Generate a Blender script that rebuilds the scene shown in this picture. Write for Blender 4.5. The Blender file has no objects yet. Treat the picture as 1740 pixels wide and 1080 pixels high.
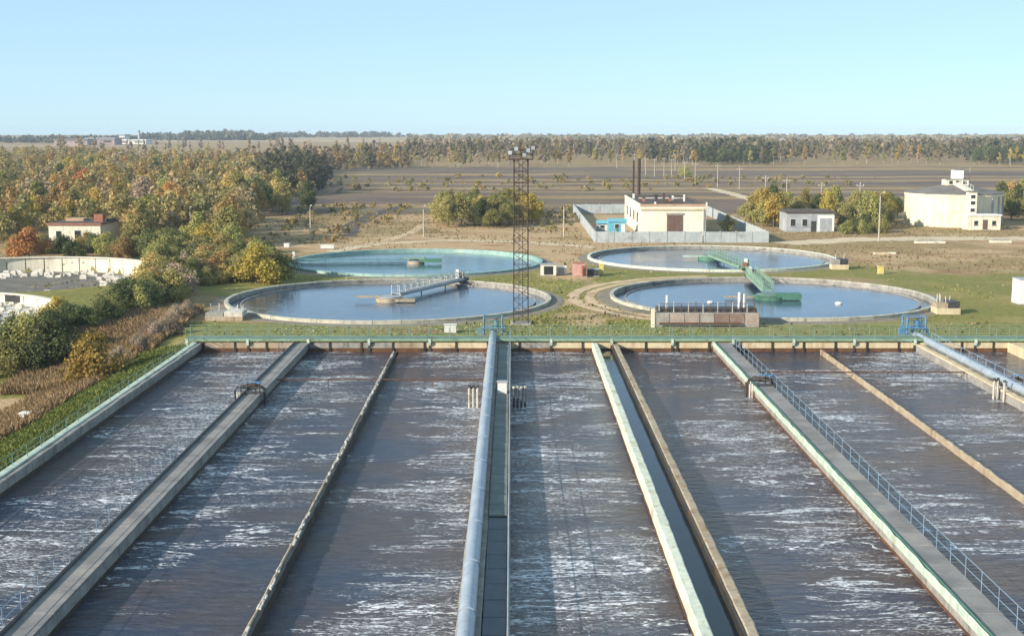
import bpy, math, random
import numpy as np
from mathutils import Vector, Matrix

# ------------------------------------------------------------------ camera, sky, sun, exposure
SC = bpy.context.scene
COL = SC.collection
F, YH, CX, CY, H = 2200.0, 216.0, 870.0, 540.0, 21.0      # focal length in photo pixels, horizon row, camera height
PITCH = math.atan((CY - YH) / F)
cam_d = bpy.data.cameras.new('camera')
cam = bpy.data.objects.new('camera', cam_d); COL.objects.link(cam)
cam.location = (0, 0, H); cam.rotation_euler = (math.pi / 2 - PITCH, 0, 0)
cam_d.sensor_width = 36.0; cam_d.lens = F / 1740.0 * 36.0
cam_d.clip_start = 0.5; cam_d.clip_end = 20000
SC.camera = cam

SUN_EL, SUN_AZ = 21.5, 236.0          # degrees, azimuth clockwise from +Y (sun behind the camera's left shoulder)
W = bpy.data.worlds.new('World'); SC.world = W; W.use_nodes = True
wn = W.node_tree; bg = wn.nodes['Background']
sky = wn.nodes.new('ShaderNodeTexSky'); sky.sky_type = 'NISHITA'; sky.sun_disc = False
sky.sun_elevation = math.radians(SUN_EL); sky.sun_rotation = math.radians(SUN_AZ)
sky.altitude = 100; sky.air_density = 0.6; sky.dust_density = 0.3; sky.ozone_density = 3.6
veil = wn.nodes.new('ShaderNodeMix'); veil.data_type = 'RGBA'; veil.inputs[0].default_value = 0.64      # thin even haze over the whole sky
wn.links.new(sky.outputs[0], veil.inputs[6]); veil.inputs[7].default_value = (2.8, 4.05, 4.75, 1)
wn.links.new(veil.outputs[2], bg.inputs[0]); bg.inputs[1].default_value = 0.128
sun_d = bpy.data.lights.new('sun', 'SUN'); sun = bpy.data.objects.new('sun', sun_d); COL.objects.link(sun)
sun_d.energy = 5.0; sun_d.angle = math.radians(0.6); sun_d.color = (1.0, 0.89, 0.74)
_a = math.radians(SUN_AZ); _e = math.radians(SUN_EL)
SUN_DIR = Vector((math.sin(_a) * math.cos(_e), math.cos(_a) * math.cos(_e), math.sin(_e)))
sun.rotation_euler = SUN_DIR.to_track_quat('Z', 'Y').to_euler()
SC.view_settings.view_transform = 'Standard'; SC.view_settings.look = 'None'
SC.view_settings.exposure = 0.67; SC.view_settings.gamma = 1.0; SC.view_settings.use_curve_mapping = False
SC.cycles.use_denoising = True
SC.cycles.max_bounces = 8; SC.cycles.transparent_max_bounces = 8; SC.cycles.volume_bounces = 0
SC.cycles.caustics_reflective = False; SC.cycles.caustics_refractive = False

rnd = random.Random(7)
rng = np.random.default_rng(11)

# ------------------------------------------------------------------ pixel <-> place helpers
def ray(px, py):
    a = (px - CX) / F; b = -(py - CY) / F
    return Vector((a, math.cos(PITCH) + b * math.sin(PITCH), -math.sin(PITCH) + b * math.cos(PITCH)))
def at(px, py, z=0.0):
    d = ray(px, py); return Vector((0, 0, H)) + d * ((z - H) / d.z)
def atY(px, py, Y):
    d = ray(px, py); return Vector((0, 0, H)) + d * (Y / d.y)
def sstep(a, b, x):
    t = np.clip((x - a) / (b - a), 0, 1); return t * t * (3 - 2 * t)
_tab = np.random.default_rng(3).random((256, 256))
def vnoise(x, y):
    x = np.asarray(x, float); y = np.asarray(y, float)
    xi = np.floor(x).astype(int); yi = np.floor(y).astype(int); fx = x - xi; fy = y - yi
    fx = fx * fx * (3 - 2 * fx); fy = fy * fy * (3 - 2 * fy)
    g = lambda i, j: _tab[i % 256, j % 256]
    return (g(xi, yi) * (1 - fx) + g(xi + 1, yi) * fx) * (1 - fy) + (g(xi, yi + 1) * (1 - fx) + g(xi + 1, yi + 1) * fx) * fy
def fbm(x, y, n=4):
    s = 0; a = .5
    for i in range(n):
        s = s + a * vnoise(x * 2 ** i + 17 * i, y * 2 ** i + 31 * i); a *= .5
    return s / (1 - .5 ** n)

CLAR = [(-15.0, 157.4), (32.0, 159.4), (-15.0, 201.6), (32.0, 208.0)]     # the four settling tanks
RUIN = [(-70.0, 140.0), (-71.0, 184.0)]
CR = 19.8
def ground_z(x, y):
    x = np.asarray(x, float); y = np.asarray(y, float)
    left = sstep(-31.0, -44.0, x) * (1 - sstep(118, 142, y))
    z = -3.0 * left + .45 * sstep(-36, -31, x) * (1 - sstep(112, 122, y)) * (x < 0)
    z = z + (fbm(x * .02, y * .02, 3) - .5) * 1.2 * sstep(215, 330, y)
    z = z + (fbm(x * .15, y * .15, 3) - .5) * .5 * sstep(-33, -40, x) * (1 - sstep(300, 500, y))
    return z
def gnd(px, py):
    z = 0.0
    for _ in range(6):
        p = at(px, py, z); z = float(ground_z(p.x, p.y))
    return Vector((p.x, p.y, z))

# ------------------------------------------------------------------ materials
class NT:
    def __init__(s, m): s.m = m; s.t = m.node_tree; s.n = s.t.nodes; s.l = s.t.links
    def put(s, sock, v):
        if hasattr(v, 'is_output') or isinstance(v, bpy.types.NodeSocket): s.l.new(v, sock)
        elif v is not None:
            if isinstance(v, (tuple, list)) and len(v) == 3 and sock.type == 'RGBA': v = (*v, 1)
            sock.default_value = v
    def pos(s): return s.n.new('ShaderNodeNewGeometry').outputs['Position']
    def scale(s, v, sc, off=(0, 0, 0)):
        m = s.n.new('ShaderNodeMapping'); s.put(m.inputs[0], v); m.inputs['Scale'].default_value = sc if isinstance(sc, tuple) else (sc,) * 3
        m.inputs['Location'].default_value = off; return m.outputs[0]
    def noise(s, v, sc=1.0, det=4, rough=.55, dist=0, out=0):
        n = s.n.new('ShaderNodeTexNoise'); s.put(n.inputs['Vector'], v); n.inputs['Scale'].default_value = sc
        n.inputs['Detail'].default_value = det; n.inputs['Roughness'].default_value = rough; n.inputs['Distortion'].default_value = dist
        return n.outputs[out]
    def vor(s, v, sc=1.0, feat='F1'):
        n = s.n.new('ShaderNodeTexVoronoi'); n.feature = feat; s.put(n.inputs['Vector'], v); n.inputs['Scale'].default_value = sc
        return n.outputs['Distance']
    def math(s, op, a, b=None, clamp=False):
        n = s.n.new('ShaderNodeMath'); n.operation = op; n.use_clamp = clamp; s.put(n.inputs[0], a)
        if b is not None: s.put(n.inputs[1], b)
        return n.outputs[0]
    def ss(s, v, a, b, c=0.0, d=1.0):
        n = s.n.new('ShaderNodeMapRange'); n.interpolation_type = 'SMOOTHSTEP'; s.put(n.inputs[0], v)
        n.inputs[1].default_value = a; n.inputs[2].default_value = b; n.inputs[3].default_value = c; n.inputs[4].default_value = d
        return n.outputs[0]
    def mix(s, f, a, b, mode='MIX'):
        n = s.n.new('ShaderNodeMix'); n.data_type = 'RGBA'; n.blend_type = mode; s.put(n.inputs[0], f); s.put(n.inputs[6], a); s.put(n.inputs[7], b)
        return n.outputs[2]
    def sep(s, v):
        n = s.n.new('ShaderNodeSeparateXYZ'); s.put(n.inputs[0], v); return n.outputs
    def bump(s, h, st, dist=.1):
        n = s.n.new('ShaderNodeBump'); s.put(n.inputs['Height'], h); s.put(n.inputs['Strength'], st); n.inputs['Distance'].default_value = dist
        return n.outputs[0]
def new_mat(name):
    m = bpy.data.materials.new(name); m.use_nodes = True; return m, NT(m), m.node_tree.nodes['Principled BSDF']
def weathered(name, c1, c2, sc=.6, rough=.8, metal=0, bump=.25, c3=None, sc3=.25, lo=.35, hi=.65, t3=(.55, .7), spec=.3, streak=None):
    """two tones broken by noise, a third colour in blotches, vertical run-off streaks"""
    m, N, B = new_mat(name); p = N.pos()
    n1 = N.noise(p, sc, 6, .65); col = N.mix(N.ss(n1, lo, hi), c1, c2)
    if c3: col = N.mix(N.ss(N.noise(N.scale(p, 1.0, (3, 5, 1)), sc3, 5, .6), *t3), col, c3)
    if streak:
        st = N.noise(N.scale(p, (3.0, 3.0, .22)), 1.0, 4, .7); col = N.mix(N.ss(st, .5, .72, 0, .75), col, streak)
    fine = N.noise(p, sc * 14, 4, .7); col = N.mix(N.ss(fine, .3, .75, 0, .35), col, N.mix(.5, c1, (.02, .02, .02)))
    N.put(B.inputs['Base Color'], col); B.inputs['Roughness'].default_value = rough; B.inputs['Metallic'].default_value = metal
    B.inputs['Specular IOR Level'].default_value = spec
    if bump: N.put(B.inputs['Normal'], N.bump(N.noise(p, sc * 9, 5, .7), bump, .05))
    return m
M = {}
M['concrete'] = weathered('concrete', (.36, .34, .30), (.22, .21, .19), .9, c3=(.12, .115, .10), sc3=.7, streak=(.07, .068, .06))
M['concrete_walk'] = weathered('concrete_walk', (.27, .26, .25), (.17, .165, .16), .45, c3=(.33, .30, .26), sc3=.35, t3=(.5, .75))
M['concrete_tan'] = weathered('concrete_tan', (.42, .355, .26), (.31, .245, .165), .8, c3=(.20, .12, .06), sc3=.6, streak=(.16, .085, .04))
M['panel_cream'] = weathered('panel_cream', (.62, .53, .36), (.50, .41, .26), .8, c3=(.30, .19, .10), sc3=.5, t3=(.6, .75), streak=(.30, .18, .09))
M['rim_grey'] = weathered('rim_grey', (.52, .50, .41), (.40, .39, .32), .9, c3=(.27, .27, .19), sc3=.7, t3=(.5, .7), streak=(.22, .19, .14))
M['wet_shade_black'] = weathered('wet_shade_black', (.030, .026, .02), (.055, .045, .03), .8, rough=.45, c3=(.10, .055, .02), sc3=.6)  # wet concrete; on the thin partition its shaded side put into colour
M['rust_wet'] = weathered('rust_wet', (.16, .075, .03), (.085, .04, .02), .9, rough=.6, c3=(.05, .03, .02), sc3=.5)
M['pale_green'] = weathered('pale_green', (.66, .70, .58), (.50, .56, .45), 1.1, rough=.7, c3=(.42, .38, .24), sc3=.9, t3=(.52, .72), streak=(.30, .25, .15))
M['mint'] = weathered('mint', (.52, .61, .51), (.38, .48, .40), 1.1, rough=.6, c3=(.30, .29, .20), sc3=.9, t3=(.55, .75), streak=(.28, .24, .15))
M['dark_green'] = weathered('dark_green', (.06, .16, .11), (.09, .22, .15), .8, rough=.55)
M['green_paint'] = weathered('green_paint', (.17, .28, .20), (.23, .35, .25), .8, rough=.55, c3=(.15, .19, .13), sc3=.7)
M['deck_green'] = weathered('deck_green', (.13, .20, .155), (.18, .26, .20), .8, rough=.7, c3=(.10, .13, .10), sc3=.7)
M['green_rail'] = weathered('green_rail', (.13, .22, .18), (.18, .28, .22), 1.5, rough=.5)
M['turquoise'] = weathered('turquoise', (.20, .35, .33), (.32, .46, .42), .9, rough=.6, c3=(.42, .50, .42), sc3=.4)
M['rail_pale'] = weathered('rail_pale', (.58, .60, .58), (.45, .48, .47), 1.5, rough=.6)
M['blue_paint'] = weathered('blue_paint', (.06, .17, .33), (.10, .25, .42), 1.2, rough=.5)
M['blue_rail'] = weathered('blue_rail', (.26, .37, .48), (.19, .28, .38), 1.5, rough=.5)
M['teal_steel'] = weathered('teal_steel', (.10, .20, .24), (.16, .28, .32), 1.2, rough=.5)
M['pipe_steel'] = weathered('pipe_steel', (.36, .42, .48), (.28, .34, .41), .5, rough=.45, metal=.1, bump=.12, c3=(.30, .25, .20), sc3=.55, t3=(.60, .78), spec=.5, streak=(.22, .22, .22))
M['pipe_pale'] = weathered('pipe_pale', (.55, .53, .47), (.42, .39, .34), 1.5, rough=.6, c3=(.25, .15, .08), sc3=1.2)
M['dark_metal'] = weathered('dark_metal', (.035, .035, .04), (.07, .065, .06), 2, rough=.5)
M['rust_metal'] = weathered('rust_metal', (.13, .065, .035), (.075, .04, .028), 2.5, rough=.75)
M['slab_cover'] = weathered('slab_cover', (.19, .215, .20), (.13, .15, .145), .8, rough=.8, c3=(.10, .11, .10))
M['plate_dark'] = weathered('plate_dark', (.05, .065, .085), (.075, .09, .11), .8, rough=.5)
M['white_wall'] = weathered('white_wall', (.74, .70, .58), (.64, .59, .46), .5, rough=.85, c3=(.44, .39, .29), sc3=.4, t3=(.6, .78), streak=(.42, .36, .27))
M['white_clean'] = weathered('white_clean', (.78, .77, .73), (.66, .64, .60), 1.0, rough=.7, c3=(.5, .46, .40), sc3=.6, t3=(.6, .8))
M['cream_wall'] = weathered('cream_wall', (.74, .69, .52), (.66, .60, .43), .5, rough=.85, c3=(.50, .40, .22), sc3=.3, t3=(.6, .8), streak=(.46, .36, .20))
M['boiler_wall'] = weathered('boiler_wall', (.80, .76, .63), (.72, .67, .52), .5, rough=.85, c3=(.55, .47, .33), sc3=.3, t3=(.6, .8), streak=(.5, .42, .3))
M['grey_wall'] = weathered('grey_wall', (.36, .38, .40), (.27, .29, .31), .6, c3=(.46, .47, .46), sc3=.5)
M['fence_panel'] = weathered('fence_panel', (.42, .46, .47), (.34, .38, .39), .6, c3=(.27, .29, .29), sc3=.5, streak=(.25, .26, .25))
M['roof_dark'] = weathered('roof_dark', (.075, .058, .05), (.11, .085, .07), .4, c3=(.16, .12, .09))
M['roof_grey'] = weathered('roof_grey', (.15, .14, .13), (.20, .19, .17), .4, c3=(.10, .09, .08))
M['parapet'] = weathered('parapet', (.48, .33, .22), (.40, .26, .17), .8, c3=(.5, .33, .2))
M['door_brown'] = weathered('door_brown', (.16, .10, .08), (.12, .075, .06), 1.5, rough=.6, streak=(.07, .045, .035))
M['red_brick'] = weathered('red_brick', (.36, .15, .10), (.27, .11, .075), 2.0)
M['pink_paint'] = weathered('pink_paint', (.55, .34, .30), (.45, .24, .2), 1.5)
M['chamber_pink'] = weathered('chamber_pink', (.40, .33, .28), (.30, .245, .21), 1.2, c3=(.22, .15, .12), sc3=.8, streak=(.2, .13, .1))
M['chamber_brown'] = weathered('chamber_brown', (.24, .17, .14), (.17, .12, .10), 1.5, c3=(.34, .28, .24), sc3=.9)
M['yellow_paint'] = weathered('yellow_paint', (.70, .58, .20), (.60, .48, .15), 1.5, rough=.6)
M['kiosk_blue'] = weathered('kiosk_blue', (.12, .36, .46), (.17, .43, .52), 1.2, rough=.55)
M['glass_dark'] = weathered('glass_dark', (.02, .025, .03), (.035, .04, .045), 1, rough=.12, bump=0, spec=.6)
M['lamp_glass'] = weathered('lamp_glass', (.5, .5, .48), (.4, .4, .38), 3, rough=.3, bump=0)
M['rubble'] = weathered('rubble', (.66, .63, .56), (.45, .42, .36), 2.0, c3=(.30, .27, .22), sc3=1.2)
M['bark'] = weathered('bark', (.10, .075, .055), (.16, .125, .095), 4, rough=.9)
M['birch_bark'] = weathered('birch_bark', (.36, .32, .27), (.22, .19, .155), 3, rough=.85)
M['pole_concrete'] = weathered('pole_concrete', (.46, .42, .36), (.38, .34, .29), 1, rough=.85)
M['brick_red_far'] = weathered('brick_red_far', (.36, .27, .26), (.30, .22, .21), .05)
M['basin_floor'] = weathered('basin_floor', (.20, .18, .15), (.12, .11, .09), .4)

def leaf_mat(name, cols, trans=.35, attr=False):
    m, N, B = new_mat(name)
    g = N.n.new('ShaderNodeNewGeometry'); oi = N.n.new('ShaderNodeObjectInfo')
    r = N.n.new('ShaderNodeValToRGB'); N.put(r.inputs[0], g.outputs['Random Per Island'])
    while len(r.color_ramp.elements) < len(cols): r.color_ramp.elements.new(.5)
    for i, c in enumerate(cols):
        r.color_ramp.elements[i].position = i / (len(cols) - 1); r.color_ramp.elements[i].color = (*c, 1)
    col = r.outputs[0]
    if attr:
        a = N.n.new('ShaderNodeVertexColor'); a.layer_name = 'tint'; col = N.mix(.75, col, a.outputs[0])
    h = N.n.new('ShaderNodeHueSaturation'); N.put(h.inputs['Color'], col)
    N.put(h.inputs['Hue'], N.ss(oi.outputs['Random'], 0, 1, .485, .512))
    N.put(h.inputs['Value'], N.ss(N.math('FRACT', N.math('MULTIPLY', oi.outputs['Random'], 7.31)), 0, 1, .72, 1.25))
    N.put(B.inputs['Base Color'], h.outputs[0]); B.inputs['Roughness'].default_value = .75; B.inputs['Specular IOR Level'].default_value = .15
    t = N.n.new('ShaderNodeBsdfTranslucent'); N.put(t.inputs[0], h.outputs[0])
    mx = N.n.new('ShaderNodeMixShader'); mx.inputs[0].default_value = trans
    N.l.new(B.outputs[0], mx.inputs[1]); N.l.new(t.outputs[0], mx.inputs[2])
    N.l.new(mx.outputs[0], N.n['Material Output'].inputs[0]); return m
LEAF = dict(
    ochre=leaf_mat('leaf_ochre', [(0.410, 0.288, 0.109), (0.512, 0.371, 0.128), (0.333, 0.243, 0.096), (0.563, 0.403, 0.154)]),
    rust=leaf_mat('leaf_rust', [(0.422, 0.198, 0.064), (0.486, 0.256, 0.083), (0.333, 0.166, 0.058), (0.461, 0.307, 0.115)]),
    gold=leaf_mat('leaf_gold', [(0.403, 0.302, 0.067), (0.470, 0.347, 0.078), (0.336, 0.258, 0.056), (0.291, 0.246, 0.067)]),
    olive=leaf_mat('leaf_olive', [(0.282, 0.269, 0.090), (0.358, 0.326, 0.115), (0.230, 0.230, 0.077), (0.422, 0.365, 0.128)]),
    green=leaf_mat('leaf_green', [(.10, .125, .05), (.145, .165, .06), (.08, .105, .042), (.19, .195, .07)]),
    grey=leaf_mat('leaf_grey', [(0.320, 0.250, 0.179), (0.384, 0.307, 0.218), (0.269, 0.211, 0.154), (0.435, 0.346, 0.230)]),
    mixed=leaf_mat('leaf_mixed', [(.24, .18, .09), (.31, .24, .12), (.18, .15, .075), (.29, .24, .14)], attr=True),
    grass=leaf_mat('grass_blade', [(.11, .14, .03), (.15, .18, .04), (.09, .12, .03), (.22, .20, .06)], .2, attr=True))

# turbid, aerated water with foam
def aerated(name, bias):
    """bias: list of (position across the basin in metres X, foam amount)"""
    m, N, B = new_mat(name); p = N.pos(); x, y, z = N.sep(p)
    warp = N.n.new('ShaderNodeVectorMath'); warp.operation = 'MULTIPLY_ADD'
    N.put(warp.inputs[0], N.noise(p, .22, 3, .5, out=1)); warp.inputs[1].default_value = (2.6, 1.5, 0); N.put(warp.inputs[2], p); pw = warp.outputs[0]
    rc = N.n.new('ShaderNodeValToRGB'); x0, x1 = bias[0][0], bias[-1][0]
    N.put(rc.inputs[0], N.ss(x, x0, x1)); N.n[-1]
    mr = rc.inputs[0].links[0].from_node; mr.interpolation_type = 'LINEAR'
    while len(rc.color_ramp.elements) < len(bias): rc.color_ramp.elements.new(.5)
    for i, (bx, bv) in enumerate(bias):
        e = rc.color_ramp.elements[i]; e.position = (bx - x0) / (x1 - x0); e.color = (bv, bv, bv, 1)
    lat = rc.outputs[0]
    big = N.noise(N.scale(p, (.07, .13, 1)), 1.0, 5, .6, .6)                        # patches
    amt = N.math('ADD', N.math('MULTIPLY', lat, .85), N.math('MULTIPLY', N.math('SUBTRACT', big, .50), 3.4))
    amt = N.ss(amt, -.2, 1.05)
    def ridge(v, sc, det, wdt, rough=.5):
        n = N.noise(v, sc, det, rough, .6); a = N.math('ABSOLUTE', N.math('SUBTRACT', n, .5)); return N.ss(a, 0, wdt, 1, 0)
    f1 = ridge(N.scale(pw, (.26, .95, 1)), 1.0, 7, .028, .68)
    f2 = ridge(N.scale(pw, (.65, 2.1, 1)), 1.0, 6, .042, .70)
    f3 = ridge(N.scale(pw, (.06, .34, 1)), 1.0, 6, .016, .64)                          # long lines across the basin
    f4 = ridge(N.scale(pw, (1.1, 4.2, 1)), 1.0, 4, .10, .6)                            # fine cross ripples
    cell = N.ss(N.vor(N.scale(pw, (1.3, 2.2, 1)), 1.0, 'DISTANCE_TO_EDGE'), 0, .09, 1, 0)
    spk = N.ss(N.noise(N.scale(p, (2.6, 5.0, 1)), 1.0, 6, .8), .50, .70)
    f = N.math('ADD', N.math('MULTIPLY', f1, .55), N.math('MULTIPLY', f2, .42))
    f = N.math('ADD', f, N.math('MULTIPLY', cell, .42)); f = N.math('ADD', f, N.math('MULTIPLY', spk, .42)); f = N.math('ADD', f, N.math('MULTIPLY', f4, .22))
    f = N.math('MULTIPLY', f, amt)
    f = N.math('ADD', f, N.math('MULTIPLY', N.math('MULTIPLY', f3, N.ss(amt, .05, .40)), 1.05))
    brk = N.noise(N.scale(p, (3.6, 6.0, 1)), 1.0, 6, .75)
    soft = N.math('MULTIPLY', N.ss(amt, .35, 1.0), N.ss(N.noise(N.scale(pw, (.35, .8, 1)), 1.0, 6, .7), .45, .7, 0, .14))
    foam = N.math('ADD', N.ss(N.math('MULTIPLY', f, N.ss(brk, .34, .62, .12, 1.2)), .16, .98), soft, True)
    n2 = N.noise(N.scale(p, (.09, .16, 1)), 1.0, 4, .6)
    base = N.mix(N.ss(n2, .38, .62), (.064, .048, .048), (.028, .040, .074))  # slate patches put blue sky reflection into the brown water colour
    base = N.mix(N.ss(N.noise(N.scale(p, (.7, 3.4, 1)), 1.0, 5, .65), .45, .75, 0, .6), base, (.11, .10, .108))
    base = N.mix(N.ss(N.noise(N.scale(p, (.5, 2.2, 1), (7, 3, 0)), 1.0, 5, .65), .5, .72, 0, .7), base, (.024, .021, .023))
    N.put(B.inputs['Base Color'], N.mix(foam, base, (.76, .78, .82)))
    N.put(B.inputs['Roughness'], N.ss(foam, 0, .8, .10, .6)); B.inputs['IOR'].default_value = 1.33
    h = N.math('ADD', N.math('MULTIPLY', N.noise(N.scale(p, (.9, 2.2, 1)), 1.0, 5, .62), .9), N.math('MULTIPLY', foam, .25))
    N.put(B.inputs['Normal'], N.bump(h, .8, .30))
    return m
def calm(name, col, rip=.04, sc=(.5, .8, 1), rough=.05, scum=0.0):
    m, N, B = new_mat(name); p = N.pos()
    c = N.mix(N.noise(p, .12, 3), col, tuple(q * .75 for q in col)); film = N.ss(N.math('ABSOLUTE', N.math('SUBTRACT', N.noise(N.scale(p, (.10, .16, 1)), 1.0, 6, .65, .8), .5)), 0, .035, scum, 0)
    film = N.math('MULTIPLY', film, N.ss(N.noise(p, 1.3, 5, .75), .42, .62)); N.put(B.inputs['Base Color'], N.mix(film, c, (.42, .42, .36)))
    N.put(B.inputs['Roughness'], N.math('ADD', N.ss(N.noise(p, .09, 4, .6), .4, .65, rough, rough + .08), N.math('MULTIPLY', film, .3))); B.inputs['IOR'].default_value = 1.33
    N.put(B.inputs['Normal'], N.bump(N.noise(N.scale(p, sc), 1.0, 5, .6), rip, .25)); return m

# ------------------------------------------------------------------ mesh builder
class MB:
    def __init__(s): s.v = []; s.f = []
    def add(s, vs, fs):
        o = len(s.v); s.v += [tuple(q) for q in vs]; s.f += [tuple(i + o for i in q) for q in fs]; return s
    def box(s, x0, x1, y0, y1, z0, z1):
        return s.add([(x0, y0, z0), (x1, y0, z0), (x1, y1, z0), (x0, y1, z0), (x0, y0, z1), (x1, y0, z1), (x1, y1, z1), (x0, y1, z1)],
                     [(3, 2, 1, 0), (4, 5, 6, 7), (0, 1, 5, 4), (1, 2, 6, 5), (2, 3, 7, 6), (3, 0, 4, 7)])
    def cbox(s, x0, x1, y0, y1, z0, z1, b=.03):
        """box with chamfered upper edges"""
        a = [(x0, y0, z0), (x1, y0, z0), (x1, y1, z0), (x0, y1, z0), (x0, y0, z1 - b), (x1, y0, z1 - b), (x1, y1, z1 - b), (x0, y1, z1 - b),
             (x0 + b, y0 + b, z1), (x1 - b, y0 + b, z1), (x1 - b, y1 - b, z1), (x0 + b, y1 - b, z1)]
        f = [(3, 2, 1, 0), (8, 9, 10, 11)]
        for k in range(4): q = (k + 1) % 4; f += [(k, q, 4 + q, 4 + k), (4 + k, 4 + q, 8 + q, 8 + k)]
        return s.add(a, f)
    def tube(s, pts, r, n=8, cap=True):
        pts = [Vector(p) for p in pts]; rs = r if isinstance(r, (list, tuple)) else [r] * len(pts); vs = []; fs = []
        for i, p in enumerate(pts):
            d = (pts[min(i + 1, len(pts) - 1)] - pts[max(i - 1, 0)]).normalized()
            u = d.cross(Vector((0, 0, 1)) if abs(d.z) < .95 else Vector((1, 0, 0))).normalized(); w = u.cross(d)
            for k in range(n):
                t = 2 * math.pi * k / n; vs.append(p + (u * math.cos(t) + w * math.sin(t)) * rs[i])
        for i in range(len(pts) - 1):
            for k in range(n):
                a = i * n + k; b = i * n + (k + 1) % n; fs.append((a, b, b + n, a + n))
        if cap: fs += [tuple(range(n)), tuple(range((len(pts) - 1) * n, len(pts) * n))[::-1]]
        return s.add(vs, fs)
    def bar(s, a, b, w): return s.tube([a, b], w * .7071, 4)
    def lathe(s, prof, n=96, c=(0, 0), a0=0, a1=2 * math.pi, closed=True):
        """closed profile of (radius, z) turned about the vertical"""
        full = abs(a1 - a0 - 2 * math.pi) < 1e-6; m = len(prof); cnt = n if full else n + 1; vs = []; fs = []
        for i in range(cnt):
            t = a0 + (a1 - a0) * i / n
            for (r, z) in prof: vs.append((c[0] + r * math.cos(t), c[1] + r * math.sin(t), z))
        for i in range(n):
            j = (i + 1) % cnt
            for k in range(m if closed else m - 1):
                q = (k + 1) % m; fs.append((i * m + k, j * m + k, j * m + q, i * m + q))
        if not full and closed: fs += [tuple(range(m))[::-1], tuple(n * m + k for k in range(m))]
        return s.add(vs, fs)
    def disc(s, r, z, n=96, c=(0, 0)):
        return s.add([(c[0] + r * math.cos(2 * math.pi * i / n), c[1] + r * math.sin(2 * math.pi * i / n), z) for i in range(n)], [tuple(range(n))])
    def mesh(s, name, mat, smooth=False):
        me = bpy.data.meshes.new(name); me.from_pydata(s.v, [], s.f); me.update()
        if mat is not None: me.materials.append(M[mat] if isinstance(mat, str) else mat)
        if smooth:
            me.polygons.foreach_set('use_smooth', [True] * len(me.polygons)); me.set_sharp_from_angle(angle=math.radians(40))
        return me
def link(name, me, parent=None, loc=(0, 0, 0), rz=0, sc=None):
    o = bpy.data.objects.new(name, me); COL.objects.link(o); o.location = loc; o.rotation_euler = (0, 0, rz)
    if sc is not None: o.scale = sc if isinstance(sc, (tuple, list)) else (sc,) * 3
    if parent is not None: o.parent = parent
    return o
def tag(o, label, cat, group=None):
    o['label'] = label; o['category'] = cat
    if group: o['group'] = group
    return o
def thing(name, label, cat, loc=(0, 0, 0), rz=0, group=None):
    return tag(link(name, None, None, loc, rz), label, cat, group)
def part(name, mb, mat, parent, loc=(0, 0, 0), smooth=False, label=None):
    o = link(name, mb.mesh(name, mat, smooth), parent, loc)
    if label: o['label'] = label
    return o
def struct(name, mb_or_me, mat=None, kind='structure', smooth=False):
    me = mb_or_me.mesh(name, mat, smooth) if isinstance(mb_or_me, MB) else mb_or_me
    o = link(name, me); o['kind'] = kind; return o

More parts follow.
